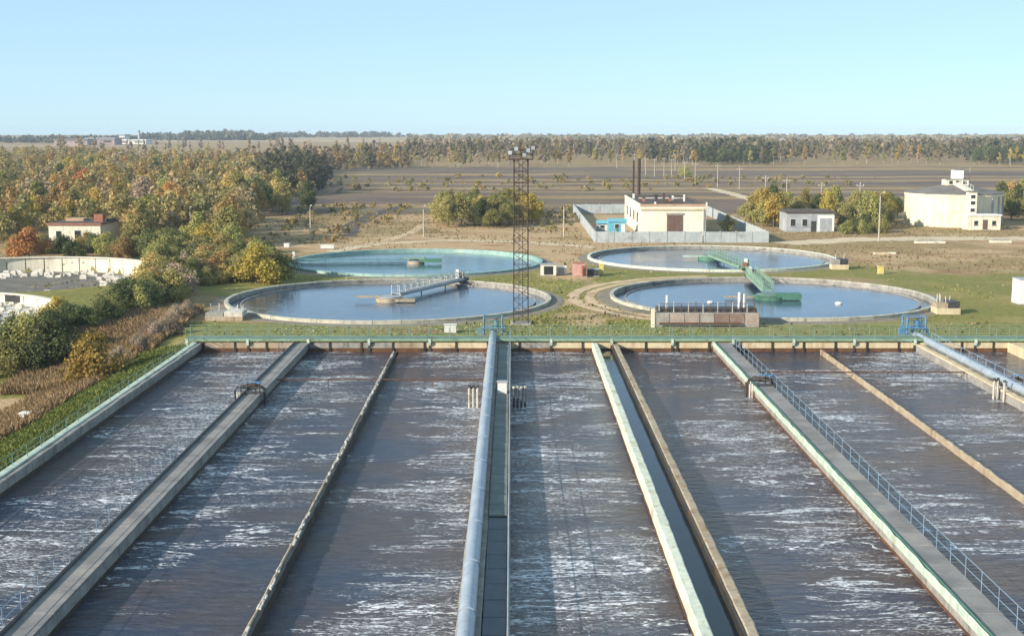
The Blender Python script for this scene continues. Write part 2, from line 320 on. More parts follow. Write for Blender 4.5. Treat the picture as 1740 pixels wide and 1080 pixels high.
# ------------------------------------------------------------------ ground: one sheet to the horizon
TX0, TX1, TY0, TY1 = -30.0, 62.0, 10.0, 121.6                    # the aeration basin
def build_ground():
    def geo(a, b, n): return np.geomspace(a, b, n)
    xs = np.concatenate([-geo(140, 5200, 60)[::-1][:-1], np.arange(-140, 140.1, 1.0), geo(140, 5200, 60)[1:]])
    ys = np.concatenate([np.array([-190, -100, -40, 0]), np.arange(8, 350, 1.0), np.arange(350, 1150, 4.0), geo(1150, 3500, 60)])
    X, Y = np.meshgrid(xs, ys); Z = ground_z(X, Y)
    Z = np.where((X > TX0 - .4) & (X < TX1) & (Y < TY1 + .4) & (Y > TY0), -4.0, Z)
    for cx, cy in CLAR: Z = np.where((X - cx) ** 2 + (Y - cy) ** 2 < (CR - .2) ** 2, -3.5, Z)
    for cx, cy in RUIN: Z = np.where((X - cx) ** 2 + (Y - cy) ** 2 < (CR - .2) ** 2, -3.5, Z)
    n1 = fbm(X * .045, Y * .045, 5); n2 = fbm(X * .012 + 9, Y * .012 + 4, 4); n3 = fbm(X * .16, Y * .16, 4)
    # weights: R green grass, G dark brown field, B bare tan soil (rest: dry straw grass)
    near = 1 - sstep(185, 225, Y)
    green = near * sstep(.38, .56, n1 + .13 * near) * (1 - .5 * sstep(50, 110, X))
    green = np.maximum(green, .9 * sstep(-39.5, -37, X + 4 * (n3 - .5)) * (1 - sstep(-31.5, -29, X)) * (1 - sstep(116, 128, Y)))   # bank beside the basin
    green = np.maximum(green, .55 * sstep(.5, .62, n1) * sstep(230, 300, Y) * (1 - sstep(300, 420, Y)))
    green = np.maximum(green, .75 * sstep(122, 124, Y) * (1 - sstep(130, 136, Y)) * sstep(-34, -30, X))
    dark = sstep(300, 335, Y + 30 * (n2 - .5) + .12 * np.abs(X)) * (1 - sstep(700, 740, Y))
    sp = Y + 2.5 * (vnoise(X * .01, Y * .002) - .5)
    for yy, w, x0, x1 in [(352, 8, -900, 40), (392, 8, -60, 900), (452, 10, -90, 900), (520, 10, -60, 900), (585, 14, -900, 60), (655, 18, 30, 900), (703, 16, -900, 900), (425, 5, -900, 900), (487, 7, -900, 100), (556, 7, 60, 900)]:
        dark = dark * (1 - .92 * np.exp(-((sp - yy) / w) ** 4) * sstep(x0, x0 + 60, X) * (1 - sstep(x1 - 60, x1, X)))
    dirt = sstep(.48, .62, n1 * .6 + n2 * .5) * sstep(205, 225, Y) * (1 - sstep(300, 345, Y)) * .85
    dirt = np.maximum(dirt, .9 * np.exp(-((Y - 231) / 6) ** 4) * sstep(-60, -30, X + 20 * n1) * (1 - sstep(8, 26, X)))
    dirt = np.maximum(dirt, np.exp(-(((X - 8) / 4.5) ** 2)) * sstep(172, 185, Y) * (1 - sstep(225, 240, Y)))
    dirt = np.maximum(dirt, .9 * np.exp(-((X - 8.5) / 4) ** 2) * sstep(130, 140, Y) * (1 - sstep(225, 240, Y)) * sstep(.42, .55, n3))
    dirt = np.maximum(dirt, .9 * sstep(45, 62, X) * sstep(175, 205, Y + 30 * (n2 - .5)) * (1 - sstep(258, 268, Y)) * sstep(.36, .52, n1 * .5 + n2 * .5))
    dirt = np.maximum(dirt, sstep(-42, -45, X + 5 * (n1 - .5)) * sstep(104, 107, Y) * (1 - sstep(112.5, 115, Y)))
    pale = sstep(1250, 1350, Y) * (1 - sstep(2300, 2600, Y)) * sstep(.42, .5, vnoise(X * .0018 + 3, Y * .006)) 
    weeds = sstep(-37, -40, X + 3 * (n3 - .5)) * (1 - sstep(120, 150, Y)) * .8
    V = np.stack([X, Y, Z], -1).reshape(-1, 3); ny, nx = X.shape
    idx = np.arange(nx * ny).reshape(ny, nx)
    Q = np.stack([idx[:-1, :-1], idx[:-1, 1:], idx[1:, 1:], idx[1:, :-1]], -1).reshape(-1, 4)
    me = bpy.data.meshes.new('ground'); me.vertices.add(len(V)); me.vertices.foreach_set('co', V.ravel())
    me.loops.add(Q.size); me.loops.foreach_set('vertex_index', Q.ravel()); me.polygons.add(len(Q))
    me.polygons.foreach_set('loop_start', np.arange(0, Q.size, 4)); me.polygons.foreach_set('loop_total', np.full(len(Q), 4)); me.update()
    A = me.color_attributes.new('zone', 'FLOAT_COLOR', 'POINT')
    A.data.foreach_set('color', np.stack([green, dark, dirt, np.clip(pale, 0, 1)], -1).reshape(-1, 4).astype(np.float32).ravel())
    A2 = me.attributes.new('weeds', 'FLOAT', 'POINT'); A2.data.foreach_set('value', weeds.ravel().astype(np.float32))
    m, N, B = new_mat('ground'); p = N.pos()
    a = N.n.new('ShaderNodeVertexColor'); a.layer_name = 'zone'; sp = N.n.new('ShaderNodeSeparateColor'); N.put(sp.inputs[0], a.outputs[0])
    aw = N.n.new('ShaderNodeAttribute'); aw.attribute_name = 'weeds'
    nb = N.noise(p, .35, 7, .7); nf = N.noise(p, 1.6, 6, .75); nl = N.noise(p, .02, 4, .6)
    def thr(w, k=.55): return N.ss(N.math('ADD', w, N.math('MULTIPLY', N.math('SUBTRACT', nb, .5), 1.5)), k - .22, k + .22)
    straw = N.mix(N.ss(nf, .3, .7), (.35, .26, .13), (.25, .185, .095))
    straw = N.mix(N.ss(N.noise(N.scale(p, (.10, .35, 1)), 1, 5, .65), .48, .66), straw, (.30, .195, .105))
    straw = N.mix(N.ss(nb, .55, .72, 0, .6), straw, (.24, .22, .075))
    straw = N.mix(N.ss(N.noise(N.scale(p, (.05, .14, 1), (3, 1, 0)), 1, 6, .68), .50, .64, 0, .75), straw, (.25, .135, .07))
    straw = N.mix(N.ss(N.noise(N.scale(p, (.11, .22, 1), (8, 5, 0)), 1, 6, .7), .56, .68, 0, .7), straw, (.46, .38, .22))
    grass = N.mix(N.ss(nf, .32, .68), (.145, .155, .042), (.26, .235, .075))
    grass = N.mix(N.ss(N.noise(p, .09, 5, .6), .45, .7, 0, .7), grass, (.33, .265, .11))
    field = N.mix(N.ss(N.noise(N.scale(p, (.02, .09, 1)), 1, 6, .65), .35, .65), (.18, .13, .11), (.105, .082, .078))
    field = N.mix(N.ss(N.noise(N.scale(p, (.008, .03, 1), (4, 9, 0)), 1, 5, .6), .48, .6, 0, .75), field, (.21, .155, .095)); field = N.mix(N.ss(nl, .45, .65, 0, .6), field, (.19, .165, .10)); field = N.mix(N.ss(nf, .5, .8, 0, .5), field, (.27, .21, .15))
    soil = N.mix(N.ss(nf, .3, .72), (.50, .365, .215), (.40, .275, .155)); soil = N.mix(N.ss(nb, .5, .7, 0, .7), soil, (.36, .24, .125)); soil = N.mix(N.ss(N.noise(N.scale(p, (.06, .18, 1), (1, 6, 0)), 1, 6, .68), .50, .62, 0, .7), soil, (.31, .165, .085))
    weed = N.mix(N.ss(nf, .3, .7), (.31, .21, .13), (.22, .15, .09))
    palef = N.mix(N.ss(N.noise(N.scale(p, (.002, .012, 1)), 1, 4, .5), .4, .6), (.50, .39, .28), (.38, .31, .21))
    c = N.mix(thr(aw.outputs['Fac']), straw, weed)
    c = N.mix(thr(sp.outputs[1]), c, field); c = N.mix(thr(sp.outputs[0]), c, grass); c = N.mix(thr(sp.outputs[2]), c, soil)
    c = N.mix(a.outputs['Alpha'], c, palef)
    N.put(B.inputs['Base Color'], c); B.inputs['Roughness'].default_value = .95; B.inputs['Specular IOR Level'].default_value = .1
    N.put(B.inputs['Normal'], N.bump(N.math('ADD', nf, N.math('MULTIPLY', nb, 1.5)), .6, .35))
    me.materials.append(m); o = link('ground', me); o['kind'] = 'structure'
build_ground()

def track(name, pts, width, mat, lift=.03, seed=0, step=1.2):
    """worn strip draped over the ground, its edges ragged"""
    P = [Vector((p[0], p[1], 0)) for p in pts]; dense = []
    for a, b in zip(P[:-1], P[1:]):
        k = max(2, int((b - a).length / step)); dense += [a.lerp(b, i / k) for i in range(k)]
    dense.append(P[-1]); r = random.Random(seed); mb = MB(); vs = []; fs = []
    for i, p in enumerate(dense):
        d = (dense[min(i + 1, len(dense) - 1)] - dense[max(i - 1, 0)]).normalized(); n = Vector((-d.y, d.x, 0))
        l = width * (.5 + r.uniform(-.13, .13)); q = width * (.5 + r.uniform(-.13, .13))
        for s in (-l, 0, q):
            v = p + n * s; vs.append((v.x, v.y, float(ground_z(v.x, v.y)) + (lift if s == 0 else lift * .5)))
    for i in range(len(dense) - 1):
        for k in (0, 1): fs.append((i * 3 + k, i * 3 + k + 1, i * 3 + k + 4, i * 3 + k + 3))
    mb.add(vs, fs); return struct(name, mb, mat)
M['track'] = weathered('track_soil', (.60, .46, .30), (.50, .37, .23), .8, rough=.95, c3=(.28, .19, .11), sc3=.3, spec=.1)
M['road_pale'] = weathered('road_pale', (.62, .52, .37), (.54, .43, .29), .5, rough=.95, c3=(.44, .33, .20), sc3=.25, spec=.1)
M['gravel'] = weathered('gravel', (.27, .24, .19), (.21, .18, .14), 1.2, rough=.95, c3=(.17, .16, .09), sc3=.4, spec=.1)
def arc(c, r, a0, a1, n=30): return [(c[0] + r * math.cos(math.radians(a0 + (a1 - a0) * i / n)), c[1] + r * math.sin(math.radians(a0 + (a1 - a0) * i / n))) for i in range(n + 1)]
track('dirt_track', arc(CLAR[1], 24.4, 252, 100), 1.5, 'track', .035, 1)
track('dirt_track', arc(CLAR[1], 22.4, 248, 110), 1.2, 'track', .045, 2)
track('dirt_road', [(g.x, g.y) for g in (gnd(q, r) for q, r in [(1330, 414), (1450, 407), (1600, 405), (1740, 405), (1900, 406)])], 7.5, 'road_pale', .03, 3)
track('dirt_road', [(g.x, g.y) for g in (gnd(q, r) for q, r in [(560, 428), (640, 414), (760, 408), (880, 411), (985, 418), (1010, 421)])], 3.2, 'road_pale', .03, 4)
track('dirt_track', [(g.x, g.y) for g in (gnd(q, r) for q, r in [(655, 410), (700, 395), (718, 382)])], 2.0, 'track', .05, 5)
track('dirt_road', [(g.x, g.y) for g in (gnd(q, r) for q, r in [(1205, 320), (1250, 331), (1300, 345), (1330, 362)])], 4.5, 'road_pale', .05, 6, 3)
track('ditch', [(g.x, g.y) for g in (gnd(q, r) for q, r in [(590, 402), (596, 385), (640, 362), (690, 350)])], 4.0, 'roof_dark', .05, 7)

# ------------------------------------------------------------------ aeration basin: water lanes
WZ = -.10; TOP = .80; Y0, Y1 = 12.0, 121.2
struct('basin_floor', MB().box(TX0 - .2, TX1, TY0, TY1, -4.4, -3.9), 'basin_floor')
LANES = [(-29.4, -20.55, [(-29.4, .15), (-27, .4), (-24.5, .8), (-20.5, 1.0)]),
         (-19.3, -10.95, [(-19.3, .45), (-17, .5), (-14, .3), (-10.9, .12)]),
         (-10.65, -2.3, [(-10.6, .1), (-8.3, .2), (-6.5, .55), (-2.3, .85)]),
         (-.1, 7.65, [(-.1, .55), (1.5, .6), (4.5, .55), (7.6, .3)]),
         (10.0, 19.05, [(10, .0), (13, .2), (15, .6), (19, .75)]),
         (20.6, 28.9, [(20.6, .6), (23.5, .5), (26, .35), (29, .2)]),
         (29.2, 38.3, [(29.2, .2), (32, .45), (35, .65), (38.3, .7)]),
         (39.8, 47.1, [(39.8, .5), (43, .45), (46, .3), (47.1, .2)]),
         (47.8, 61.6, [(47.8, .2), (53, .5), (57, .5), (61.6, .3)])]
for i, (a, b, bias) in enumerate(LANES):
    M['aerated%d' % i] = aerated('aerated_water', bias)
    struct('aerated_water', MB().add([(a - .05, Y0, WZ), (b + .05, Y0, WZ), (b + .05, Y1 + .1, WZ), (a - .05, Y1 + .1, WZ)], [(0, 1, 2, 3)]), 'aerated%d' % i)
M['channel_water'] = calm('channel_water', (.020, .026, .032), .05, (1.2, .8, 1), .06)
struct('channel_water', MB().add([(8.0, Y0, .12), (9.6, Y0, .12), (9.6, Y1 - 1, .12), (8.0, Y1 - 1, .12)], [(0, 1, 2, 3)]), 'channel_water')
struct('channel_water', MB().add([(-1.2, Y0, .25), (-.2, Y0, .25), (-.2, 66, .25), (-1.2, 66, .25)], [(0, 1, 2, 3)]), 'channel_water')

def rough_wall(x0, x1, y0, y1, z0, z1, jit, step=.6, seed=0):
    """long wall along Y with an uneven top and faces"""
    r = random.Random(seed); n = int((y1 - y0) / step); mb = MB(); vs = []; fs = []
    for i in range(n + 1):
        y = y0 + (y1 - y0) * i / n; k = jit
        a, b = x0 + r.uniform(-k, k), x1 + r.uniform(-k, k); t = z1 + r.uniform(-k, k)
        vs += [(x0, y, z0), (x1, y, z0), (b, y, t - .04), (b - .05, y, t), (a + .05, y, t), (a, y, t - .04)]
    for i in range(n):
        for k in range(6): q = (k + 1) % 6; fs.append((i * 6 + k, i * 6 + q, i * 6 + 6 + q, i * 6 + 6 + k))
    fs += [tuple(range(6))[::-1], tuple(n * 6 + k for k in range(6))]
    return mb.add(vs, fs)
def railing(label, p0, p1, h, spacing, mat, group=None, rails=(1.0, .55), r=.03, name='railing'):
    p0, p1 = Vector(p0), Vector(p1); L = (p1 - p0).length; n = max(1, round(L / spacing)); t = thing(name, label, 'railing', p0, 0, group)
    pm = MB().tube([(0, 0, -.02), (0, 0, h)], r, 6).mesh('post', mat)
    for i in range(n + 1): link('post', pm, t, (p1 - p0) * (i / n))
    for f in rails: part('rail', MB().tube([Vector((0, 0, h * f)), (p1 - p0) + Vector((0, 0, h * f))], r * .9, 6), mat, t)
    return t

# outer wall beside the grass bank
t = thing('basin_wall', 'grey concrete outer wall of the aeration basin beside the grass bank', 'wall', (-29.9, 12, 0))
part('body', rough_wall(-.35, .48, 0, 109.6, -3.0, TOP - .03, .02, 1.5, 1), 'concrete', t)
part('tide_band', rough_wall(.50, .515, 0, 109.2, -.6, .16, .006, .9, 62), 'wet_shade_black', t)
part('coping', rough_wall(-.42, .1, 0, 109.6, TOP - .03, TOP + .05, .012, 1.5, 2), 'mint', t)
railing('low green railing on the outer basin wall beside the grass bank', (-30.05, 14, TOP + .03), (-30.05, 121, TOP + .03), .75, 2.4, 'green_rail', rails=(1.0, .5), r=.028)
# walkway wall between first and second lane
t = thing('walkway_wall', 'broad grey concrete walkway wall with blue railing and dark pipe along its edge', 'wall', (-19.95, 12, 0))
part('body', rough_wall(-.66, .66, 0, 109.2, -3.0, TOP - .1, .015, 2, 3), 'concrete', t)
pm = MB().cbox(-.72, .70, .02, 2.98, 0, .1, .015).mesh('paving_slab', 'concrete_walk')
for i in range(36): link('paving_slab', pm, t, (rnd.uniform(-.01, .01), 1.0 + i * 3, TOP - .1 + rnd.uniform(0, .012)))
part('tide_band', rough_wall(.672, .69, 0, 109.2, -.6, .14, .006, .9, 61), 'wet_shade_black', t)
part('edge_pipe', MB().tube([(-.58, 1, TOP + .1), (-.58, 109, TOP + .1)], .09, 8), 'dark_metal', t, smooth=True)
railing('pale blue railing along the walkway wall with the dark edge pipe', (-20.6, 14, TOP), (-20.6, 118, TOP), 1.0, 2.0, 'blue_rail', rails=(1.0, .5), r=.016)
# thin crusted partition: shaded right side coloured black, lit left edge capped in tan
t = tag(link('partition_wall', rough_wall(-.13, .13, 0, 105.6, -3, .56, .03, .5, 5).mesh('partition_wall', 'wet_shade_black'), None, (-10.8, 12, 0)), 'thin grey crusted partition wall between the second and third lane', 'wall')
sc_m = MB()
for i in range(420):
    y = rnd.uniform(0, 105); x = rnd.uniform(-.14, .02); s = rnd.uniform(.02, .055)
    if vnoise(y * .25, 3.3) > .4: sc_m.cbox(x - s, x + s, y - s * 5, y + s * 5, .54, .61 + s * .8, s * .5)
part('cap', rough_wall(-.17, -.03, 0, 105.6, .50, .62, .02, .6, 55), 'concrete_tan', t)
o = part('scum_crust', sc_m, 'rubble', t); o['kind'] = 'stuff'
# central pipe, channel, covers
t = thing('channel_wall', 'central concrete channel wall carrying the big grey air pipe', 'wall', (-1.75, 12, 0))
part('body', rough_wall(-.55, .5, 0, 109.2, -3, .72, .02, 2, 6), 'concrete', t)
part('tide_band', rough_wall(-.60, -.575, 0, 109.2, -.6, .16, .006, .9, 63), 'rust_wet', t)
part('side_wall', rough_wall(1.53, 1.66, 0, 109.2, -3, .88, .01, 2, 7), 'concrete_walk', t)
pm = MB().cbox(.52, 1.50, .02, 1.98, 0, .10, .02).mesh('cover_slab', 'slab_cover')
for i in range(27): link('cover_slab', pm, t, (0, 54 + i * 2, .70 + rnd.uniform(0, .03)))
pm = MB().cbox(.52, 1.50, .02, 1.98, 0, .06, .02).mesh('cover_plate', 'plate_dark')
for i in range(26): link('cover_plate', pm, t, (0, 1.8 + i * 2, .66 + rnd.uniform(0, .02)))
railing('thin pale railing along the covered central channel beside the big pipe', (-.16, 14, .88), (-.16, 121, .88), 1.0, 2.4, 'blue_rail', rails=(1.0, .5), r=.022)
def big_pipe(label, x, y0, y1, zc, r, sup):
    t = thing('air_pipe', label, 'pipe', (x, y0, 0)); L = y1 - y0
    part('body', MB().tube([(0, L * i / 40, zc) for i in range(41)], r, 20), 'pipe_steel', t, smooth=True)
    fm = MB().tube([(0, -.05, zc), (0, .05, zc)], r * 1.13, 20).mesh('flange', 'pipe_steel', True)
    for i in range(int(L / 6)): link('flange', fm, t, (0, 3 + i * 6, 0))
    sm = MB().box(-r * .8, r * .8, -.12, .12, sup, zc - r * .75).mesh('saddle', 'concrete')
    for i in range(int(L / 6)): link('saddle', sm, t, (0, .6 + i * 6, 0))
    return t
big_pipe('big blue-grey air pipe running along the central channel wall', -1.85, 12, 125.2, 1.10, .36, .70)
# pale wall, channel, dark wall
t = tag(link('channel_wall', rough_wall(-.27, .25, 0, 109.2, -3, TOP, .025, 1.1, 8).mesh('channel_wall', 'pale_green'), None, (7.86, 12, 0)), 'pale green-white concrete wall on the edge of the dark water channel', 'wall')
part('stain_band', rough_wall(-.30, -.285, 0, 109.2, -.6, .04, .004, 1, 9), 'rust_wet', t)
t = thing('channel_wall', 'dark wet concrete wall with tan top on the far edge of the dark water channel', 'wall', (9.75, 12, 0))
part('body', rough_wall(-.30, .28, 0, 109.2, -3, .62, .02, 1, 10), 'wet_shade_black', t)
part('coping', rough_wall(-.18, .29, 0, 109.2, .62, .70, .03, .8, 11), 'concrete_tan', t)
# mint edged walkway wall
t = thing('walkway_wall', 'grey concrete walkway wall with bright mint green edge beam', 'wall', (19.7, 12, 0))
part('body', rough_wall(-.55, .86, 0, 109.2, -3, TOP - .1, .015, 2, 12), 'concrete', t)
pm = MB().cbox(-.42, .92, .02, 2.98, 0, .1, .015).mesh('paving_slab', 'concrete_walk')
for i in range(36): link('paving_slab', pm, t, (rnd.uniform(-.01, .01), 1.0 + i * 3, TOP - .1 + rnd.uniform(0, .012)))
part('edge_beam', rough_wall(-.68, -.56, 0, 109.2, .50, TOP + .12, .03, .7, 13), 'mint', t)
part('edge_pipe', MB().tube([(-.47, 1, TOP + .07), (-.47, 109, TOP + .07)], .05, 8), 'dark_green', t, smooth=True)
part('stain_band', rough_wall(-.60, -.56, 0, 109.2, -.6, .06, .006, 1, 14), 'rust_wet', t)
part('damp_band', rough_wall(-.585, -.556, 0, 109.2, .06, .50, .004, 1, 141), 'concrete', t)
railing('pale blue railing along the mint edged walkway wall', (20.56, 14, TOP), (20.56, 119, TOP), 1.0, 2.0, 'blue_rail', rails=(1.0, .5), r=.016)
# tan partition
tag(link('partition_wall', rough_wall(-.10, .09, 0, 108, -3, .36, .035, .5, 15).mesh('partition_wall', 'concrete_tan'), None, (29.05, 12, 0)), 'thin tan partition wall in the lane beyond the mint edged walkway', 'wall')
# right pipe wall
t = thing('channel_wall', 'cream topped concrete wall carrying the second air pipe by the blue stand', 'wall', (38.9, 12, 0))
part('body', rough_wall(-.55, .85, 0, 109.2, -3, .55, .02, 2, 16), 'concrete', t)
part('coping', rough_wall(-.60, .0, 0, 109.2, .55, .66, .03, 1, 17), 'panel_cream', t)
big_pipe('second air pipe leading to the blue steel stand', 39.35, 12, 125.2, .98, .34, .55)
railing('blue railing beside the second air pipe', (39.72, 60, .55), (39.72, 121, .55), 1.2, 2.0, 'blue_rail', rails=(1.0, .6, .3), r=.025)
tag(link('channel_wall', rough_wall(-.4, .4, 0, 109.2, -3, TOP, .03, 1, 18).mesh('channel_wall', 'panel_cream'), None, (47.45, 12, 0)), 'plain broad cream concrete wall beyond the blue steel stand', 'wall')

# end wall in panels under the green footbridge
t = thing('end_wall', 'cream panelled end wall of the aeration basin under the green footbridge', 'wall', (0, 121.2, 0))
part('footing', MB().box(-30.2, 61.5, .30, .8, -3.5, .74), 'concrete', t)
kinds = [MB().cbox(.10, 2.90, 0, .28, .26, .78, .02).mesh('panel', m) for m in ('panel_cream', 'concrete_tan', 'concrete')]
low = MB().cbox(.0, 3.0, .06, .28, -3, .26, .01).mesh('rust_shade_panel', 'rust_wet'); po = MB().cbox(-.09, .09, -.06, .28, -3, .84, .02).mesh('pilaster', 'wet_shade_black')  # low panels: waterline rust plus shadow darkness put into the colour
for i in range(30):
    x = -29.3 + i * 3
    k = 1 if i < 3 else 2 if i in (3, 4, 5, 10) else 1 if i in (6, 16) else 0
    link('panel', kinds[k], t, (x, rnd.uniform(-.01, .02), 0)); link('rust_shade_panel', low, t, (x, 0, 0)); link('pilaster', po, t, (x, 0, 0))
# green footbridge
t = thing('footbridge', 'long green steel footbridge across the head of the aeration basin', 'footbridge', (-31.0, 121.0, 0)); NB = 16; SL = 5.75
dm = MB().cbox(.02, SL - .02, .12, 1.9, 1.06, 1.16, .01).mesh('deck_panel', 'deck_green')
bm_ = MB().box(.0, SL - .01, 0, .10, .98, 1.19).mesh('edge_beam', M['green_paint']); bb = MB().box(.0, SL - .01, 1.92, 2.02, .98, 1.19).mesh('edge_beam', 'green_paint')
bk = MB().box(-.12, .12, -.08, .0, .72, 1.16).box(-.10, .10, 0.0, .12, .55, .97).mesh('bracket', 'mint')
lg = MB().box(-.10, .10, .15, .30, -3.2, 1.05).mesh('leg', 'dark_metal'); rp = MB().tube([(0, 0, 1.16), (0, 0, 2.2)], .03, 6).mesh('post', 'green_rail')
for i in range(NB):
    x = i * SL; link('deck_panel', dm, t, (x, 0, 0)); link('edge_beam', bm_, t, (x, 0, 0)); link('edge_beam', bb, t, (x, 0, 0)); link('bracket', bk, t, (x + .2, 0, 0)); link('leg', lg, t, (x + .2, 0, 0))
for i in range(int(NB * SL / 1.92)):
    link('post', rp, t, (i * 1.92 + .1, .08, 0)); link('post', rp, t, (i * 1.92 + .1, 1.96, 0))
for y in (.08, 1.96):
    for z in (2.2, 1.7): part('rail', MB().tube([(0, y, z), (NB * SL, y, z)], .025, 6), 'green_rail', t)

# ------------------------------------------------------------------ valve groups on the walls
def dropper_group(label, base, xs, z0, z1, mat, bar_mat, rad=.09, plat=None):
    t = thing('pipe_manifold', label, 'pipes', base)
    for i, (dx, dy) in enumerate(xs):
        part('down_pipe', MB().tube([(dx, dy, z0), (dx, dy, z1 - .12), (dx + (.06 if dx < 0 else -.06), dy, z1)], rad, 8), mat, t, smooth=True)
        part('cap', MB().tube([(dx, dy, z1), (dx, dy, z1 + .14)], rad * 1.4, 8), bar_mat, t)
    x0, x1 = min(q[0] for q in xs), max(q[0] for q in xs)
    part('header', MB().tube([(x0, xs[0][1] + .15, z1 - .1), (x1, xs[0][1] + .15, z1 - .1), ((x1 + (plat or 0)), xs[0][1] + .15, z1 - .3)], .08, 8), bar_mat, t)
    return t
yv = 96.5
dropper_group('pale vertical down pipes in the lane beside the big grey pipe', (-2.2, yv, 0), [(-1.05, 0), (-.75, .1), (-.42, 0)], -.6, 1.5, 'pipe_pale', 'dark_metal')
dropper_group('dark and pale vertical down pipes on the covered channel side of the big pipe', (-.2, yv, 0), [(.35, 0), (.62, .1), (.92, 0), (1.2, .1)], -.6, 1.4, 'plate_dark', 'pipe_pale')
t = thing('valve_cabinet', 'small white cabinet on the covered central channel', 'cabinet', (-.75, yv + 1.0, .76)); part('body', MB().cbox(-.35, .35, -.3, .3, .02, .95, .03), 'white_clean', t); part('base', MB().box(-.4, .4, -.35, .35, -.06, .02), 'dark_metal', t); part('roof', MB().cbox(-.42, .42, -.36, .36, .95, 1.0, .02), 'grey_wall', t)
def valve_set(label, base, s):
    t = thing('valve_set', label, 'valves', base)
    part('platform', MB().cbox(-.75 * s, .9 * s, -.35, .35, .02, .10, .02), 'dark_metal', t)
    part('bent_pipe', MB().tube([(-1.3 * s, -.1, -.9), (-1.3 * s, -.1, .25), (-1.1 * s, -.1, .5), (-.5 * s, 0, .45), (.2 * s, .1, .38), (.75 * s, .1, .5), (.95 * s, .1, .2), (.95 * s, .1, -.9)], .11, 8), 'dark_metal', t, smooth=True)
    part('bent_pipe', MB().tube([(-1.0 * s, .5, -.9), (-1.0 * s, .5, .4), (-.6 * s, .55, .6), (.5 * s, .55, .5), (.85 * s, .55, .3), (.85 * s, .55, -.9)], .09, 8), 'rust_metal', t, smooth=True)
    for dx, dy in ((-.35, -.15), (.25, .2), (.6, -.1)):
        w = part('valve_stem', MB().tube([(dx * s, dy, .1), (dx * s, dy, .85)], .05, 6), 'dark_metal', t); part('hand_wheel', MB().tube([(dx * s, dy, .82), (dx * s, dy, .87)], .2, 12), 'blue_paint', w)
    for dx in (-.95, -.75): part('down_pipe', MB().tube([(dx * s - .1, -.35, -1.4), (dx * s - .1, -.35, .2)], .08, 8), 'pipe_pale', t)
    return t
g = at(432, 668, TOP); valve_set('dark bent pipes and hand wheels on the walkway wall with the dark edge pipe', (-19.95, g.y, TOP), 1)
g = at(1285, 655, TOP); valve_set('dark bent pipes and hand wheels on the mint edged walkway wall', (19.8, g.y, TOP), 1)
g = at(1690, 655, TOP); valve_set('dark bent pipes and hand wheels on the wall of the second air pipe', (40.2, g.y + 1, .58), 1)
g = at(1680, 678, WZ); dropper_group('pale vertical down pipes in the lane beside the second air pipe', (38.2, g.y, 0), [(-.45, 0), (-.12, .1), (.02, -.9)], -.6, 1.45, 'pipe_pale', 'dark_metal')
for x0, x1, z, y, lab in [(-19.4, -2.2, .52, at(600, 645, .5).y, 'thin rusty pipe spanning the lanes from the crusted partition to the big pipe'), (20.3, 38.4, .5, at(1420, 632, .5).y, 'thin dark pipe spanning the lanes over the tan partition')]:
    t = thing('cross_pipe', lab, 'pipe', (x0, y, 0)); part('body', MB().tube([(0, 0, z), (x1 - x0, 0, z)], .06, 6), 'rust_metal', t)
    for q in (.25, .5, .75): part('hanger', MB().bar(((x1 - x0) * q, 0, z), ((x1 - x0) * q, 0, -.3), .05), 'rust_metal', t)

# steel stands where the air pipes come down beyond the footbridge
def pipe_stand(label, x, mat, rail):
    t = thing('pipe_stand', label, 'steel stand', (x, 125.2, 0))
    for dx in (-.9, .9):
        for dy in (-.7, .9): part('leg', MB().bar((dx, dy, -.02), (dx, dy, 2.7), .12), mat, t)
    for dy in (-.7, .9): part('brace', MB().bar((-.9, dy, .2), (.9, dy, 1.6), .07).bar((.9, dy, .2), (-.9, dy, 1.6), .07), mat, t)
    part('platform', MB().cbox(-1.2, 1.2, -.9, 1.1, 1.62, 1.7, .01), mat, t)
    part('elbow', MB().tube([(0, 0, 1.10), (0, .55, 1.10), (0, .8, .95), (0, .9, .6), (0, .9, -.02)], .36, 14), 'pipe_steel', t, smooth=True)
    v = part('valve_body', MB().tube([(.3, 0, 1.7), (.3, 0, 2.3)], .28, 12), mat, t); part('hand_wheel', MB().tube([(.3, 0, 2.5), (.3, 0, 2.56)], .32, 14), 'dark_metal', v); part('stem', MB().tube([(.3, 0, 2.3), (.3, 0, 2.6)], .05, 6), 'dark_metal', v)
    for z in (2.15, 2.7):
        for a, b in (((-.9, -.7), (.9, -.7)), ((.9, -.7), (.9, .9)), ((.9, .9), (-.9, .9)), ((-.9, .9), (-.9, -.7))): part('guard_rail', MB().bar((*a, z), (*b, z), .06), rail, t)
    part('control_box', MB().cbox(-1.6, -1.0, -.5, -.1, 1.0, 1.6, .03), rail, t); part('stair', MB().bar((1.0, -.6, 1.6), (2.2, -.6, 0), .08).bar((1.0, .2, 1.6), (2.2, .2, 0), .08), mat, t)
    for k in range(5): part('tread', MB().box(1.0 + k * .24, 1.2 + k * .24, -.6, .2, 1.38 - k * .3, 1.42 - k * .3), mat, t)
    return t
pipe_stand('teal steel stand where the big central pipe comes down behind the footbridge', -1.85, 'teal_steel', 'teal_steel')
pipe_stand('bright blue steel stand where the second air pipe comes down behind the footbridge', 39.35, 'blue_paint', 'blue_paint')

